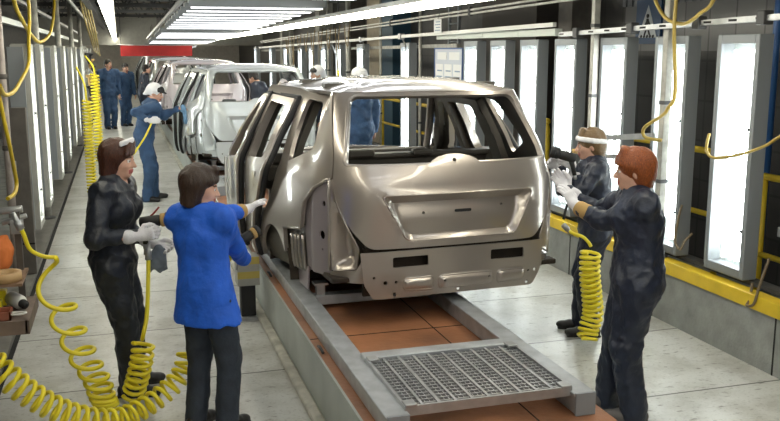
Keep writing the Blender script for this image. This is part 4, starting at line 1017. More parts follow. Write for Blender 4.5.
for i, y in enumerate(YL):
    o = ll if i == 0 else copy_tree(ll)
    o.location = (-.83, y, .43); o.rotation_euler.z = 0
    tag(o, '%s upright light box of the left-hand row, seen edge-on' % ORD[i], 'lamp', 'upright light boxes on the left')
# dark feet that carry the boxes
# ------------------------------------------------------------------ overhead lamps
def strip(name, x, y0, y1, z0, z1, label):
    r = thing(name, label, 'lamp')
    MB().bar((x, y0, z0 + .06), (x, y1, z1 + .06), .16, .05).build('housing', M_framel, r)
    n = max(1, int((y1 - y0) / 1.5)); ys = [y0 + (y1 - y0) * i / n for i in range(n + 1)]
    Z = lambda y: z0 + (z1 - z0) * (y - y0) / (y1 - y0)
    for i in range(n): MB().bar((x, ys[i] + .02, Z(ys[i])), (x, ys[i + 1] - .02, Z(ys[i + 1])), .11, .07).build('tube', M_strip, r)
    for y in ys[::3]: MB().tube([(x, y, Z(y) + .08), (x, y, 3.06)], .006, 6).build('hanger', M_darkm, r)
    return r
strip('strip_lamp', 3.0, -6.0, 43.0, 2.72, 2.50, 'long warm strip lamp hanging over the right aisle beside the bronze car')
strip('strip_lamp', -.10, -6.0, 44.0, 2.72, 2.64, 'warm strip lamp running overhead along the left aisle')
def tube_lamp(x0, x1, z, w=.30, tm=None):
    r = thing('tube_lamp', 'x', 'lamp')
    h = MB(); h.box(x0, x1, -w / 2, w / 2, .05, .10); h.box(x0, x1, -w / 2, -w / 2 + .012, -.012, .05); h.build('housing', M_frame, r)
    for s in (-.07, .07): MB().tube([(x0 + .04, s, -.005), (x1 - .04, s, -.005)], .022, 8).build('tube', tm or M_bank, r)
    MB().tube([(x0 + .3, 0, .1), (x0 + .3, 0, .8)], .008, 6).build('hanger', M_darkm, r); MB().tube([(x1 - .3, 0, .1), (x1 - .3, 0, .8)], .008, 6).build('hanger', M_darkm, r)
    return r
tl = tube_lamp(.95, 2.85, 0)  # first row is unseen; lamps over and behind the camera added as fill
ys = [-5.0, -3.5, -2.0, -.5, .7, 1.9, 3.0, 4.1, 5.2, 6.3, 7.4, 8.5, 9.6, 10.7] + [12.6, 13.4, 14.2, 15.0, 15.8, 16.6, 17.4, 18.2, 19.0] + [21.5, 22.3, 23.1, 23.9, 24.7] + [27.5, 28.3, 29.1, 29.9] + [34.5, 36, 39, 41, 43]  # last group of lamps added to brighten the far end of the hall
for i, y in enumerate(ys):
    if i == 14: tf = tube_lamp(.95, 2.85, 0, tm=M_bankf)
    o = tl if i == 0 else tf if i == 14 else copy_tree(tl if i < 14 else tf)
    o.location = (0, y, 2.84 if y < 12 else 2.80 - (y - 12.6) * .021); 
    tag(o, ('%s crosswise tube lamp of the bank hanging beyond the bronze car' % (['nearest', 'second', 'third', 'fourth', 'fifth', 'sixth', 'seventh', 'eighth', 'ninth', 'tenth', 'eleventh', 'twelfth', 'thirteenth', 'fourteenth', 'fifteenth', 'sixteenth', 'seventeenth', 'eighteenth', 'added nineteenth', 'added twentieth', 'added twenty-first', 'added twenty-second', 'farthest'][i - 14])) if i >= 14 else 'unseen crosswise tube lamp overhead, nearer than the bank of lamps in view', 'lamp', 'crosswise tube lamps over the line' if i >= 14 else 'tube lamps overhead, nearer than the bank in view')
for x in (.93, 2.87):
    tag(MB().bar((x, 12.4, 2.95), (x, 30.2, 2.58), .05, .06).build('lamp_rail', M_steel), '%s long steel rail carrying the crosswise tube lamps' % ('left' if x < 1 else 'right'), 'rail', 'rails of the lamp bank')
bn = thing('banner', 'red banner hanging across the far end of the line', 'banner', (1.3, 32.4, 2.0))
MB().box(-1.22, 1.22, 0, .02, 0, .36).build('cloth', M_red, bn); MB().tube([(-1.3, .01, .38), (1.3, .01, .38)], .02, 8).build('rod', M_steel, bn)
for s in (-1.2, 1.2): MB().tube([(s, .01, .38), (s, .01, 1.5)], .008, 6).build('cord', M_darkm, bn)
# ------------------------------------------------------------------ rails, poles, hoses and fittings on the right
def one(name, mb, m, label, cat, group=None, bevel=0.0): 
    o = mb.build(name, m, None, bevel); return tag(o, label, cat, group)
r_ = thing('guide_rail', 'pale square guide rail ending above the fourth light box on the right', 'rail')
MB().bar((4.10, 7.95, 2.455), (4.10, 27, 2.28), .04, .042).build('bar', M_white, r_)
for y in (12.9, 15.2, 17.6):
    m = MB(); z = 2.455 - (y - 7.95) * .0092; m.box(4.06, 4.14, y - .05, y + .05, z - .04, z + .045); m.tube(catmull([(4.10, y, z), (4.16, y + .02, z - .10), (4.20, y + .05, z - .22)], 4), .014, 6); m.build('bracket', M_steel, r_, bevel=.005)
r_ = thing('pipe_run', 'pair of thin pale pipes running highest along the right wall', 'pipe')
for d in (0, .045): MB().bar((4.12, 3.0, 2.74 + d), (4.12, 27, 2.42 + d), .022, .022).build('pipe', M_pipe, r_)
for y in (7.0, 10.2, 13.5, 17): MB().box(4.10, 4.14, y - .03, y + .03, 2.66 - (y - 7) * .0133, 2.77 - (y - 7) * .0133).build('clip', M_darkm, r_)
r_ = thing('strut_channel', 'slotted steel channel over the nearest light boxes on the right', 'rail')
cb = MB(); cb.bar((4.13, 3.4, 2.455), (4.13, 7.9, 2.359), .012, .036)
cb.bar((4.15, 3.4, 2.473), (4.15, 7.9, 2.377), .03, .006); cb.bar((4.15, 3.4, 2.437), (4.15, 7.9, 2.341), .03, .006); cb.build('channel', M_steel, r_)
sl = MB()
for i in range(16): y = 3.6 + i * .28; z = 2.455 - (y - 3.4) * .0213; sl.box(4.1235, 4.125, y, y + .09, z - .008, z + .008)
sl.build('slots', M_gap, r_)
for y in (5.02, 5.72, 6.62, 7.55): z = 2.455 - (y - 3.4) * .0213; MB().box(4.10, 4.18, y - .04, y + .04, z - .045, z + .05).build('clamp', M_darkm, r_, bevel=.008)
one('cable_tray', MB().box(4.16, 4.24, 8.05, 11.5, 2.35, 2.42).box(4.155, 4.165, 8.9, 8.91, 2.35, 2.42).box(4.155, 4.165, 9.9, 9.91, 2.35, 2.42).box(4.155, 4.165, 10.8, 10.81, 2.35, 2.42), mat('pale_green_grey', (.50, .54, .50), rough=.5), 'pale grey cable tray along the tops of the fifth to seventh right light boxes', 'tray')
one('mounted_pipe', MB().bar((4.48, 11.5, 2.27), (4.48, 29, 2.19), .05, .05), M_pipe, 'pale pipe just above the far light boxes, below the guide rail', 'pipe')
def pole(x, y, z0, z1, r, label, m=None, sq=True):
    p = thing('pole', label, 'pole', (x, y, z0), 0, 'poles along the right side')
    (MB().box(-r, r, -r, r, 0, z1 - z0) if sq else MB().tube([(0, 0, 0), (0, 0, z1 - z0)], r, 12)).build('shaft', m or M_pipe, p, bevel=.006 if sq else 0)
    MB().box(-r * 1.8, r * 1.8, -r * 1.8, r * 1.8, 0, .02).build('base_plate', M_darkm, p)
    for z in (.62, 1.26, 1.9): MB().box(-r * 1.12, r * 1.12, -r * 1.12, r * 1.12, z, z + .03).build('collar', M_darkm, p)
pole(4.215, 6.20, .517, 3.3, .034, 'square pale pole in front of the second light box from the right, behind the women')
pole(4.215, 7.36, .517, 3.3, .030, 'square pale pole between the third and fourth light boxes from the right')
for y, r, l in ((12.35, .022, 'thin pale pole standing left of the notice board on the right'), (14.4, .02, 'thin pole on the right between the isolated light box and the next one'), (16.6, .05, 'thick pale pole far along the right side, above the head with the cap'), (18.3, .03, 'far thin pole on the right beside hanging ochre cables'), (22.5, .05, 'farthest thick pole on the right behind the silver-white car')):
    pole(4.215, y, .517, 3.3, r, l, sq=False)
# notice board and tag
nb = thing('notice_board', 'blue-edged notice board with pinned sheets beside the seventh right light box', 'board', (4.28, 11.36, 1.2))
MB().box(0, .03, -.52, .52, 0, 1.02).build('panel', mat('pale_board', (.50, .54, .62), rough=.6), nb)
b = MB(); b.box(-.01, .035, -.54, -.52, -.02, 1.04); b.box(-.01, .035, .52, .54, -.02, 1.04); b.box(-.01, .035, -.52, .52, 1.02, 1.04); b.box(-.01, .035, -.52, .52, -.02, 0); b.build('frame', mat('blue_board_frame', (.05, .10, .25), rough=.5), nb)
M_print = mat('printed_rows', (.22, .30, .42), rough=.8)
for i, y in enumerate((-.34, 0, .34)):
    m = MB(); m.box(-.004, 0, y - .14, y + .14, .08, .82, 0)
    for k in range(8): m.box(-.006, -.004, y - .11, y + .11 - .03 * (k % 3), .16 + k * .08, .16 + k * .08 + .018, 1)
    m.build('sheet', [M_paper, M_print], nb)
hd = MB(); hd.box(-.004, 0, -.42, -.04, .88, .98); hd.box(-.004, 0, .06, .42, .88, .98); hd.build('heading_strip', M_paper, nb)
tg_ = thing('hanging_tag', 'white printed tag hanging between the two upper pipes on the right', 'tag', (4.045, 11.15, 2.43))
m = MB(); m.box(0, .006, -.14, .14, 0, .18, 0)
for k in range(4): m.box(-.002, 0, -.10, .10 - .04 * (k % 2), .03 + k * .036, .042 + k * .036, 1)
m.build('sheet', [M_paper, M_print], tg_); MB().tube([(.003, 0, .18), (.03, 0, .26)], .004, 6).build('tie', M_darkm, tg_)
# pedestrian crossing sign on the tiled wall
sg = thing('crossing_sign', 'blue square pedestrian crossing sign with a white triangle on the right wall', 'sign', (5.86, 9.05, 2.28))
MB().box(0, .03, -.25, .25, 0, .5).build('plate', mat('sign_blue', (.012, .05, .13), rough=.4), sg)
MB().prism([(-.19, .07), (.19, .07), (0, .44)], -.004, 0, 'yz').build('triangle', mat('sign_white', (.42, .45, .48), rough=.5), sg)
fg = MB(); K = -.008
def yb(a, b, w): fg.bar((K, a[0], a[1]), (K, b[0], b[1]), .006, w, up=(0, -(b[1] - a[1]), b[0] - a[0]))
fg.lathe([(.024, 0), (.024, .006)], (K - .003, 0, .315), (1, 0, 0), 14)
yb((0, .285), (.005, .19), .045); yb((.0, .20), (.055, .10), .022); yb((.0, .20), (-.05, .10), .022); yb((0, .275), (.05, .215), .016); yb((0, .275), (-.05, .215), .016)
for k in range(5): yb((-.13 + k * .06, .075), (-.115 + k * .06, .095), .03)
fg.build('walking_figure', M_black, sg)
# yellow railings behind the boxes
def railing(label, y0, y1, zt, zm, x=4.78, rounded=None):
    r = thing('railing', label, 'railing', (0, 0, 0), 0, 'yellow railings on the right')
    n = max(1, int(round((y1 - y0) / 1.6))); top = [(x, y0, zt), (x, y1, zt)]
    if rounded == 'near': top = catmull([(x, y0, zm - .1), (x, y0, zt - .16), (x, y0 + .05, zt - .04), (x, y0 + .18, zt), (x, y1, zt)], 6)
    MB().tube(top, .028, 10).build('top_rail', M_yel, r); MB().tube([(x, y0, zm), (x, y1, zm)], .024, 8).build('mid_rail', M_yel, r)
    for i in range(n + 1):
        y = y0 + (y1 - y0) * i / n
        MB().tube([(x, y, -.02), (x, y, zt - (.1 if rounded and i == 0 else 0))], .028, 10).build('post', M_yel, r)
railing('yellow railing post and rails at the right edge, beyond the nearest light box', 3.6, 5.66, 1.24, .62)
railing('yellow railing between the two nearest light boxes on the right', 6.2, 7.9, 1.36, .82)
railing('yellow railing with a rounded end, glimpsed right of the bronze car roof', 9.35, 11.6, 1.40, .85, rounded='near')
railing('yellow railing with a rounded end, seen through the rear window of the bronze car', 12.9, 16.2, 1.31, .85, rounded='near')
wb = thing('waste_bag', 'white bag hanging by the yellow railing, seen through the bronze car', 'bag', (4.66, 12.75, .86))
MB().lathe([(.07, 0), (.10, .02), (.115, .15), (.125, .3), (.15, .36)], n=16).build('bag', M_whitecloth, wb); MB().tube([(.05, -.11, .35), (.07, 0, .44), (.05, .11, .35)], .008, 6).build('loop', M_whitecloth, wb)
# hoses
def hose(label, pts, r=.014, m=None, group=None, name='hanging_hose', n=8, fit=None):
    o = thing(name, label, 'hose', (0, 0, 0), 0, group) if fit else None
    h = MB().tube(catmull(pts, n), r, 8).build('tube' if fit else name, m or M_hoseo, o)
    if fit:
        for p, d in fit: MB().lathe([(r * 1.1, -.05), (r * 1.7, -.045), (r * 1.7, .0), (r * 1.2, .005), (r * 1.2, .04)], p, d, 10).build('fitting', M_steel, o)
        return o
    return tag(h, label, 'hose', group)
hose('ochre hose looping down from above, across the pole at upper right', [(4.02, 6.3, 3.3), (4.02, 6.2, 2.75), (4.02, 6.02, 2.482), (4.02, 5.76, 2.40), (4.0, 5.53, 2.465), (4.0, 5.36, 2.60), (4.0, 5.2, 3.2)], .014, M_hose if False else M_hoseo)
hose('ochre hose dropping past the second light box to a hook on its pole', [(3.96, 5.72, 3.3), (3.95, 5.75, 2.57), (3.95, 5.751, 2.33), (4.0, 5.77, 1.90), (4.0, 5.85, 1.77), (4.0, 5.92, 1.71), (4.0, 6.15, 1.60), (4.02, 6.165, 1.52), (4.12, 6.08, 1.50)], .014)
hose('ochre hose sagging in front of the nearest light box from the right edge', [(4.1, 4.2, 1.95), (4.1, 4.743, 1.655), (4.1, 4.876, 1.58), (4.1, 5.118, 1.495), (4.1, 5.385, 1.44), (4.1, 5.48, 1.473), (4.1, 5.487, 1.54), (4.14, 5.52, 1.60)], .011)
for i, (y, l) in enumerate(((5.88, 'brown cable loop at the foot of the second light box from the right'), (5.0, 'brown cable loop under the nearest light box on the right'))):
    hose(l, [(4.27, y + .10, .98 if i == 0 else .56), (4.2, y + .03, .92 if i == 0 else .47), (4.17, y + .02, .72 if i == 0 else .43), (4.17, y - .05, .66 if i == 0 else .46), (4.2, y - .06, .72 if i == 0 else .6), (4.27, y - .05, .78)], .010, mat('brown_cable', (.16, .12, .07), rough=.5), 'cables under the light boxes', 'hanging_cable')
random.seed(3)
for i in range(9):
    y = 15.6 + i * .75; z = 2.55 - .02 * i; x = 4.0
    hose('ochre cable loop over the far right light boxes, %s of nine' % ('nearest', 'second', 'third', 'fourth', 'middle', 'sixth', 'seventh', 'eighth', 'farthest')[i], [(x, y, z + .15), (x - .02, y + .06, z - .1), (x, y + .2, z - .28 - .5 * (i % 3 == 1)), (x, y + .36, z - .15), (x, y + .42, z + .1)], .009, mat('tan_cable', (.20, .14, .06), rough=.5), 'ochre cable loops far right', 'hanging_cable', 5)
arm_ = thing('tool_rack', 'grey rack arms with a tan brush between the poles behind the women', 'rack', (4.12, 6.75, 0))
MB().bar((0.02, -.52, 1.52), (0.02, .56, 1.40), .03, .05).build('upper_arm', M_steel, arm_); MB().bar((0.02, -.52, 1.34), (0.02, .56, 1.24), .03, .04).build('lower_arm', M_steel, arm_)
MB().box(-.06, .03, .42, .70, 1.25, 1.29).build('brush_head', M_cuff, arm_, bevel=.012); MB().tube([(-.02, .56, 1.25), (-.02, .56, 1.12)], .02, 8).build('brush_neck', M_steel, arm_)
MB().box(-.05, .03, .5, .62, 1.06, 1.13).build('holder', M_darkm, arm_, bevel=.01)
# things in the gap right of the nearest light box
one('wall_cabinet', MB().box(4.5, 4.8, 4.35, 4.98, .0, 2.1), M_darkm, 'dark grey cabinet standing at the right edge beyond the nearest light box', 'cabinet', bevel=.01)
one('instruction_sheet', MB().box(4.492, 4.497, 4.84, 4.97, 1.10, 1.40), M_paper, 'small white sheet right of the nearest light box', 'sheet')  # paper sheet on the cabinet face
one('steel_arm', MB().bar((4.40, 4.3, .95), (4.40, 5.02, .95), .04, .07), M_steel, 'loose steel arm at the right edge of the picture', 'bracket', bevel=.004)  # loose steel arm, fixed to nothing
one('wall_pipe', MB().tube([(5.6, 6.62, -.02), (5.6, 6.62, 4.6)], .035, 12), mat('bright_blue_pipe', (.03, .12, .35), rough=.4), 'blue pipe on the right wall near the upper right corner', 'pipe')
ld = thing('wall_ladder', 'grey steel ladder on the dark wall above the notice board', 'ladder', (5.45, 14.2, 0))
for s in (-.22, .22): MB().bar((0, s, .0), (0, s, 4.4), .04, .06).build('stile', M_frame, ld)
for k in range(14): MB().tube([(0, -.22, .25 + k * .3), (0, .22, .25 + k * .3)], .015, 6).build('rung', M_frame, ld)
kb = one('lower_bar', MB().bar((4.375, 2.5, .535), (4.375, 30, .535), .10, .03), M_darkm, 'dark bar in the gap under the right light boxes, on the yellow beam', 'rail')  # dark bar filling the gap between yellow beam and light boxes

# ------------------------------------------------------------------ coiled yellow hoses
def coil_hose(label, path, rad, pitch, r=.011, lead=None, n=13, fits=(), name='coiled_hose'):
    o = thing(name, label, 'hose', (0, 0, 0), 0, 'yellow coiled air hoses')
    P = catmull(path, 10); MB().tube(coil(P, rad, pitch, n), r, 7).build('coil', M_hose, o)
    if lead: MB().tube(catmull(lead, 8), r, 8).build('straight_end', M_hose, o)
    for p, d in fits: MB().lathe([(r, -.06), (r * 1.7, -.055), (r * 1.7, -.01), (r * 1.2, 0), (r * 1.2, .05)], p, d, 10).build('fitting', M_steel, o)
    return o
# loosely stretched one from the left stand: wide loops closing up towards the floor
o = thing('coiled_hose', 'yellow coiled hose falling in wide loops from the stand at left', 'hose', (0, 0, 0), 0, 'yellow coiled air hoses')
pth = []; k = 260; turns = 10.0; spine = catmull([(-.50, 5.36, 1.02), (-.43, 5.36, .80), (-.37, 5.38, .60), (-.30, 5.38, .40), (-.23, 5.38, .24), (-.20, 5.36, .13), (-.18, 5.36, .08)], 30)
for i in range(k + 1):
    u = i / k; tt = u ** .62; a = 2 * PI * turns * u; j = tt * (len(spine) - 1); j0 = min(int(j), len(spine) - 2); p = Vector(spine[j0]).lerp(Vector(spine[j0 + 1]), j - j0); R_ = .086 - .022 * u
    pth.append(p + Vector((math.cos(a) * R_, math.sin(a) * R_ * .75, math.sin(a) * R_ * .45 * (1 - u))))
MB().tube(pth, .0140, 8).build('coil', M_hose, o)
MB().tube(catmull([(-.595, 5.3, 1.24), (-.57, 5.3, 1.18), (-.545, 5.34, 1.08), (-.48, 5.36, 1.03), tuple(pth[0])], 8), .0125, 8).build('straight_end', M_hose, o)
MB().lathe([(.012, -.06), (.022, -.055), (.022, -.01), (.015, 0), (.015, .05)], (-.60, 5.29, 1.26), (-.35, 0, .9), 10).build('fitting', M_steel, o)
coil_hose('yellow coiled hose sagging along the bottom edge towards the woman in blue', [(-.80, 4.85, .70), (-.68, 4.85, .53), (-.53, 4.87, .36), (-.34, 4.92, .21), (-.12, 5.0, .125), (.10, 5.14, .16), (.26, 5.22, .27), (.31, 5.26, .40)], lambda t: .068 - .014 * t, .058, .0130, [(.33, 5.26, .47), (.42, 5.28, .70), (.55, 5.30, .90), (.64, 5.29, 1.02)])
coil_hose('yellow coiled hose hanging from the sander of the woman in black', [(.055, 5.40, .44), (.045, 5.39, .36), (.02, 5.40, .25), (-.01, 5.43, .14), (-.03, 5.45, .09)], .062, .046, .0130, [(.115, 5.57, .94), (.105, 5.52, .80), (.085, 5.44, .60), (.06, 5.40, .50), (.05, 5.43, .45)], fits=[((.115, 5.571, .975), (0, 0, 1))])
coil_hose('yellow coiled hose hanging beside the right rear corner of the bronze car', [(3.23, 5.58, .76), (3.23, 5.58, .60), (3.26, 5.58, .40), (3.27, 5.58, .28), (3.24, 5.58, .16), (3.22, 5.56, .09)], .068, .040, .0130, [(3.07, 5.70, .96), (3.10, 5.66, .90), (3.17, 5.60, .87), (3.21, 5.58, .83), (3.23, 5.58, .80)], fits=[((3.09, 5.67, .91), (.5, -.2, -.6))])
coil_hose('yellow coiled hose hanging to the floor in the left aisle, nearer one', [(-.50, 14.3, 1.45), (-.50, 14.3, .8), (-.50, 14.28, .03)], .068, .05, .015, [(-.62, 14.4, 1.95), (-.52, 14.3, 1.7), (-.50, 14.3, 1.45)], n=9, name='hanging_coiled_hose')
coil_hose('yellow coiled hose hanging in the left aisle, farther and shorter one', [(-.46, 18.2, 1.75), (-.46, 18.2, 1.0), (-.46, 18.2, .03)], .075, .06, .017, [(-.62, 18.3, 2.1), (-.48, 18.2, 1.9), (-.46, 18.2, 1.75)], n=9, name='hanging_coiled_hose')
coil_hose('small yellow coil beside the person with the head scarf', [(3.24, 13.4, 1.45), (3.24, 13.4, 1.25), (3.24, 13.4, 1.08)], .08, .05, .02, [(3.24, 13.4, 1.9), (3.24, 13.4, 1.6), (3.24, 13.4, 1.45)], n=9, name='hanging_coiled_hose')
hose('yellow hose running from the gloved hand of the person in blue down to the aisle', [(.40, 13.0, 1.18), (.30, 12.9, 1.0), (.16, 12.85, .8), (.05, 12.9, .62), (.02, 12.9, .05)], .013, M_hose)

# ------------------------------------------------------------------ left side: posts, rails, hoses, stand with tools
def lpole(x, y, r, z1, label, m=None):
    p = thing('pole', label, 'pole', (x, y, .05), 0, 'poles along the left side'); MB().tube([(0, 0, 0), (0, 0, z1)], r, 12).build('shaft', m or M_pipe, p); MB().lathe([(r * 2, 0), (r * 2, .02), (r, .03)], n=14).build('foot', M_darkm, p)
    for z in (.55, 1.25, 1.9): MB().lathe([(r * 1.1, z), (r * 1.3, z + .005), (r * 1.3, z + .04), (r * 1.1, z + .045)], n=14).build('collar', M_brown, p)
lpole(-1.02, 8.75, .036, 3.3, 'pale vertical pipe at the left edge in front of the brown panel', mat('worn_pink_grey_pipe', (.38, .33, .30), rough=.5, var=.25, vscale=10))
for y, l in ((12.1, 'grey pole between the second and third left light boxes'), (16.6, 'grey pole between the fourth and fifth left light boxes'), (21.3, 'grey pole beyond the sixth left light box, tallest of the far ones'), (26.2, 'farthest grey pole along the left side')): lpole(-.99, y, .05, 3.2, l)
bp = thing('side_panel', 'brown-grey upright cabinet panel at left in front of the first light box', 'panel', (-.955, 9.08, .05))
MB().box(-.085, .085, -.06, .06, 0, 1.62).build('body', M_brown, bp, bevel=.008); MB().box(-.085, .085, -.066, -.06, .30, .315).build('seam', M_gap, bp); MB().box(-.06, -.03, -.075, -.06, 1.0, 1.12).build('latch', M_steel, bp, bevel=.004)
for x, z0, z1, y0, l in ((-1.14, 2.53, 2.46, 6.5, 'pale angle rail at upper left above the light boxes'), (-1.2, 2.86, 2.74, 8.0, 'grey rail at upper left, higher than the pale angle rail')):
    one('overhead_rail', MB().bar((x, y0, z0), (x, 30, z1), .012, .075).bar((x + .03, y0, z0 - .035), (x + .03, 30, z1 - .035), .06, .01), M_steel if z0 > 2.6 else mat('pale_teal_rail', (.45, .50, .48), rough=.45), l, 'rail', 'overhead rails on the left')
one('conduit', MB().tube([(-.77, 8, 3.26), (-.77, 16.6, 3.06), (-.77, 37.8, 2.88)], .035, 10), M_steel, 'long grey conduit high above the left aisle', 'pipe')
X_ = -.86; M_hoseb = mat('dull_yellow_hose', (.58, .42, .02), rough=.4)
hose('yellow hose drooping in a deep loop at the upper left corner, brightest', [(X_, 8.4, 3.1), (X_, 8.625, 2.65), (X_, 9.3, 2.48), (X_, 10.1, 2.36), (X_, 11.0, 2.30), (X_, 12.2, 2.36), (X_, 13.1, 2.48), (X_, 14.0, 2.8), (X_, 14.3, 3.2)], .020, M_hoseb)
hose('yellow hose hanging from the upper left loop down to the left edge', [(X_ + .05, 9.2, 3.0), (X_ + .05, 9.45, 2.60), (X_ + .04, 9.3, 2.3), (X_ + .04, 9.1, 2.08), (X_, 8.6, 1.92), (X_, 8.0, 1.86), (X_, 7.45, 1.87), (X_, 7.2, 1.95)], .017, M_hoseb)
hose('yellow hose running down the left edge beside the pale pipe to the stand', [(X_ - .05, 7.3, 2.5), (X_ - .05, 7.34, 2.1), (X_ - .03, 7.42, 1.8), (X_, 7.48, 1.5), (X_, 7.7, 1.25), (X_, 7.78, 1.12), (X_, 7.6, 1.07), (X_ - .03, 7.4, 1.06)], .016, M_hoseb)
for i in range(4): hose('yellow hose bundled with three others high on the left, strand %s' % ('nearest the wall', 'second from the wall', 'third from the wall', 'nearest the aisle')[i], [(-.68 + i * .05, 19, 3.25), (-.66 + i * .05, 21, 2.85 + .03 * i), (-.66 + i * .05, 24, 2.55), (-.66 + i * .05, 27, 2.2 - .05 * i)], .02, M_hoseo, 'yellow hoses bundled high on the left')
# tool stand at the left edge
st = thing('tool_stand', 'brown steel tool stand with two shelves at the left edge', 'stand', (0, 0, 0))
for x, y, z in ((-.615, 5.45, .765), (-1.1, 5.45, 0), (-1.1, 4.99, 0)): MB().box(x - .018, x + .018, y - .018, y + .018, z, 1.30 if y > 5.2 else .95).build('leg', M_brown, st)
MB().box(-1.15, -.545, 4.95, 5.48, .745, .765).box(-1.15, -.545, 4.93, 4.955, .70, .775).box(-.555, -.535, 4.93, 5.48, .70, .775).build('lower_shelf', mat('rusty_brown_steel', (.14, .10, .08), rough=.6, var=.3), st)
MB().box(-1.15, -.575, 5.10, 5.48, .925, .94).build('upper_shelf', mat('worn_wood', (.20, .12, .07), rough=.7, var=.3, vscale=5), st)
vb = MB(); vb.box(-.65, -.585, 5.4, 5.5, 1.16, 1.24); vb.tube([(-.70, 5.45, 1.22), (-.56, 5.45, 1.26)], .016, 8); vb.tube([(-.72, 5.45, 1.29), (-.58, 5.45, 1.30)], .022, 10); vb.build('valve_block', M_steel, st, bevel=.004)
def roll(x, y, z): 
    m = MB(); m.lathe([(.045, 0), (.082, 0), (.082, .05), (.045, .05), (.045, 0)], (x, y, z), n=24); return m
one('tape_roll', roll(-.663, 5.185, .942), mat('tan_tape', (.46, .30, .14), rough=.5), 'tan roll of masking tape on the upper shelf of the left stand', 'tape')
bt = thing('bottle', 'white bottle with a black cap lying on the lower shelf at left', 'bottle', (-.60, 5.18, .812))
MB().lathe([(.028, -.13), (.040, -.12), (.041, -.01), (.034, .015), (.022, .03)], axis=(.45, -.85, 0), n=18).build('body', M_white, bt); MB().lathe([(.024, .028), (.026, .032), (.025, .06), (.012, .066), (.01, .075)], axis=(.45, -.85, 0), n=16).build('cap', M_black, bt)
S = SDF((-.80, 5.28, .92), (-.60, 5.47, 1.2), .006); S.ell((-.71, 5.38, 1.06), (.075, .07, .10), None, .02).ell((-.735, 5.38, 1.0), (.06, .06, .06), None, .03).cone((-.70, 5.37, 1.12), (-.67, 5.36, 1.16), .02, .01); S.wrinkle(.006, 40, 2); S.plane((0, 0, .943), (0, 0, -1), (-.9, 5, .8), (-.5, 5.6, .96))
tag(S.mesh('cloth_bag', mat('orange_cloth', (.70, .20, .05), rough=.8)), 'orange cloth bag on the upper shelf at the left edge', 'bag')
S = SDF((-.92, 5.1, .9), (-.58, 5.34, 1.1), .006); hand_shapes(S, np.array([-.835, 5.29, 1.02]), (.75, -.45, -.12), (0, -.2, -1), 1, 1.0, .004, 22); S.cone((-.835, 5.29, 1.02), (-.865, 5.31, 1.03), .034, .042, .02); S.wrinkle(.003, 60, 4)
tag(S.mesh('work_glove', mat('lilac_white_glove', (.60, .58, .68), rough=.9)), 'pale lilac work glove draped over the upper shelf at the left edge', 'glove')
ty = thing('tool_tray', 'reddish open tray with a white loop handle on the lower shelf at left', 'tray', (-.70, 5.03, .768))
MB().box(-.11, .07, -.06, .06, 0, .008).box(-.11, .07, -.06, -.052, 0, .05).box(-.11, .07, .052, .06, 0, .05).box(-.11, -.102, -.06, .06, 0, .05).box(.062, .07, -.06, .06, 0, .05).build('tray', mat('red_brown_plastic', (.28, .09, .05), rough=.5), ty)
MB().tube(catmull([(.07, -.04, .03), (.12, -.045, .03), (.145, -.02, .03), (.12, .0, .03), (.07, .0, .03)], 5), .006, 6).build('loop_handle', M_white, ty)
for k, (x, y, z) in enumerate(((-.735, 5.22, .768), (-.72, 5.32, .768))): one('marker_block', MB().box(x - .035, x + .035, y - .03, y + .03, z, z + .06 + .03 * k), M_hose, 'small yellow block on the lower shelf at left, %s' % ('lower and nearer' if k == 0 else 'taller and farther'), 'block', 'yellow blocks on the stand', .006)
# far rack with hanging tools on the left
rk = thing('tool_rack', 'pale rack far along the left aisle, hung with tools', 'rack', (-.72, 20.6, 0))
for y in (-.9, 0, .9): MB().box(-.03, .03, y - .03, y + .03, 0, 2.3).build('upright', M_framel, rk)
for z in (.75, 1.25, 1.75, 2.2): MB().box(-.02, .02, -.9, .9, z - .02, z + .02).build('crossbar', M_steel, rk)
for i, (y, z, c) in enumerate(((-.7, 1.62, 0), (-.3, 1.38, 1), (.2, 1.95, 0), (.6, 1.5, 1), (-.5, 2.08, 1), (.4, 1.1, 0), (-.75, 1.1, 1))):
    t_ = thing('hanging_tool', '%s hand tool hung on the far left rack, %s' % (('tan', 'dark')[c], ('low at its near end', 'left of centre', 'high right', 'right of centre', 'topmost near end', 'low right', 'lowest near end')[i]), 'tool', (-.60, 20.6 + y, z), 0, 'tools on the far left rack')
    MB().lathe([(.03, -.16), (.045, -.1), (.05, .0), (.09, .03), (.09, .07)], n=12).build('body', M_cuff if c == 0 else M_black, t_); MB().tube([(0, 0, -.1), (.05, -.05, -.2), (.12, -.06, -.22)], .022, 6).build('handle', M_darkm, t_)

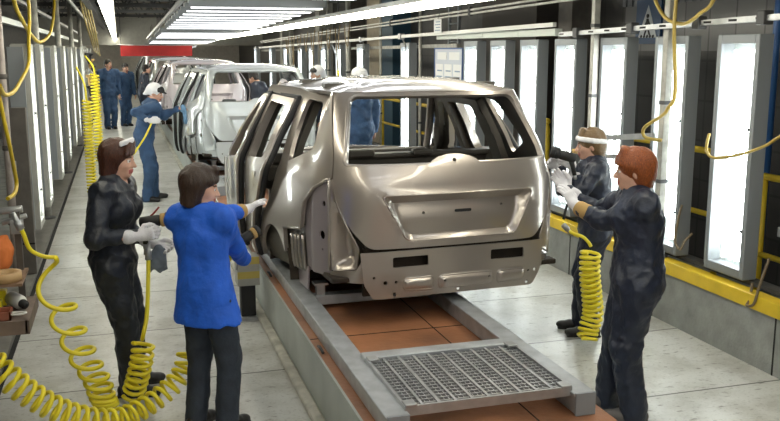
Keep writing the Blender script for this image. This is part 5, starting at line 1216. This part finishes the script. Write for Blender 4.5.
# ------------------------------------------------------------------ tools in the hands
def sander(name, label, loc, axis, grip, lever=True, s=1.0, pad=True, col=None):
    t = thing(name, label, 'tool', loc); ax = Vector(axis).normalized(); g = Vector(grip).normalized()
    MB().lathe([(.020 * s, -.085 * s), (.034 * s, -.08 * s), (.036 * s, -.02 * s), (.036 * s, .035 * s), (.030 * s, .045 * s)], axis=ax, n=20).build('motor_housing', M_black, t)
    MB().lathe([(.040 * s, .045 * s), (.042 * s, .05 * s), (.042 * s, .072 * s), (.040 * s, .076 * s)], axis=ax, n=20).build('pad_ring', col or M_cuff, t)
    MB().lathe([(.043 * s, .076 * s), (.045 * s, .08 * s), (.043 * s, .105 * s), (.036 * s, .11 * s)], axis=ax, n=20).build('pad', M_black, t)
    MB().tube([g * .02 * s - ax * .04 * s, g * .07 * s - ax * .045 * s, g * .14 * s - ax * .04 * s], [.019 * s, .018 * s, .016 * s], 10).build('grip', M_black, t)
    MB().lathe([(.010 * s, 0), (.014 * s, .004), (.014 * s, .03), (.009 * s, .035), (.009 * s, .07)], tuple(g * .14 * s - ax * .04 * s), g, 10).build('air_fitting', M_steel, t)
    if lever: MB().tube([-g * .025 * s - ax * .03 * s, -g * .05 * s, -g * .085 * s + ax * .03 * s], .006 * s, 6).build('lever', mat('red_plastic', (.25, .02, .02), rough=.4), t)
    return t
sander('sander', 'black sander with a tan ring held by the woman in black', (.155, 5.56, 1.165), (.95, -.15, .10), (-.10, .02, -1))
sander('sander', 'dark hand tool with a tan end in the lowered hand of the woman in blue', (.70, 5.36, 1.07), (.85, .25, .35), (-.2, -.1, -1), False, .85)
sander('polisher', 'black polisher pressed on the car by the woman with the headband', (3.11, 5.80, 1.445), (-.8, .3, .25), (.25, -.1, -.95), False, 1.0, col=M_black)
hose('black air hose hanging from the polisher of the woman with the headband', [(3.145, 5.76, 1.26), (3.13, 5.74, 1.15), (3.09, 5.72, 1.05), (3.07, 5.71, .985)], .010, M_black)
S = SDF((.08, 5.5, .78), (.30, 5.74, 1.08), .006); S.slab((.19, 5.60, .985), (.17, 5.60, .87), (1, -.4, 0), (.035, .018), (.055, .022), .02).slab((.17, 5.60, .90), (.20, 5.60, .83), (1, .2, 0), (.05, .02), (.03, .012), .02).cone((.15, 5.60, .93), (.12, 5.60, .84), .03, .012); S.wrinkle(.008, 40, 6)
tag(S.mesh('polishing_rag', M_rag), 'grey rag held in the far hand of the woman in black', 'rag')
S = SDF((.70, 13.2, 1.15), (1.0, 13.6, 1.5), .009); S.ell((.87, 13.40, 1.36), (.04, .04, .06), None, .02).ell((.90, 13.40, 1.22), (.03, .025, .13), None, .03); S.wrinkle(.01, 30, 1)
tag(S.mesh('polishing_cloth', mat('light_blue_cloth', (.16, .30, .48), rough=.9)), 'light blue cloth held against the silver-white car by the leaning person', 'cloth')
W = bpy.data.worlds.new('hall_air'); bpy.context.scene.world = W; W.use_nodes = True
W.node_tree.nodes['Background'].inputs['Color'].default_value = (0.75, 0.82, 0.9, 1); W.node_tree.nodes['Background'].inputs['Strength'].default_value = 0.3
vs_ = bpy.context.scene.view_settings
vs_.view_transform = 'Standard'; vs_.look = 'None'; vs_.gamma = 1; vs_.use_curve_mapping = False; vs_.exposure = -0.36
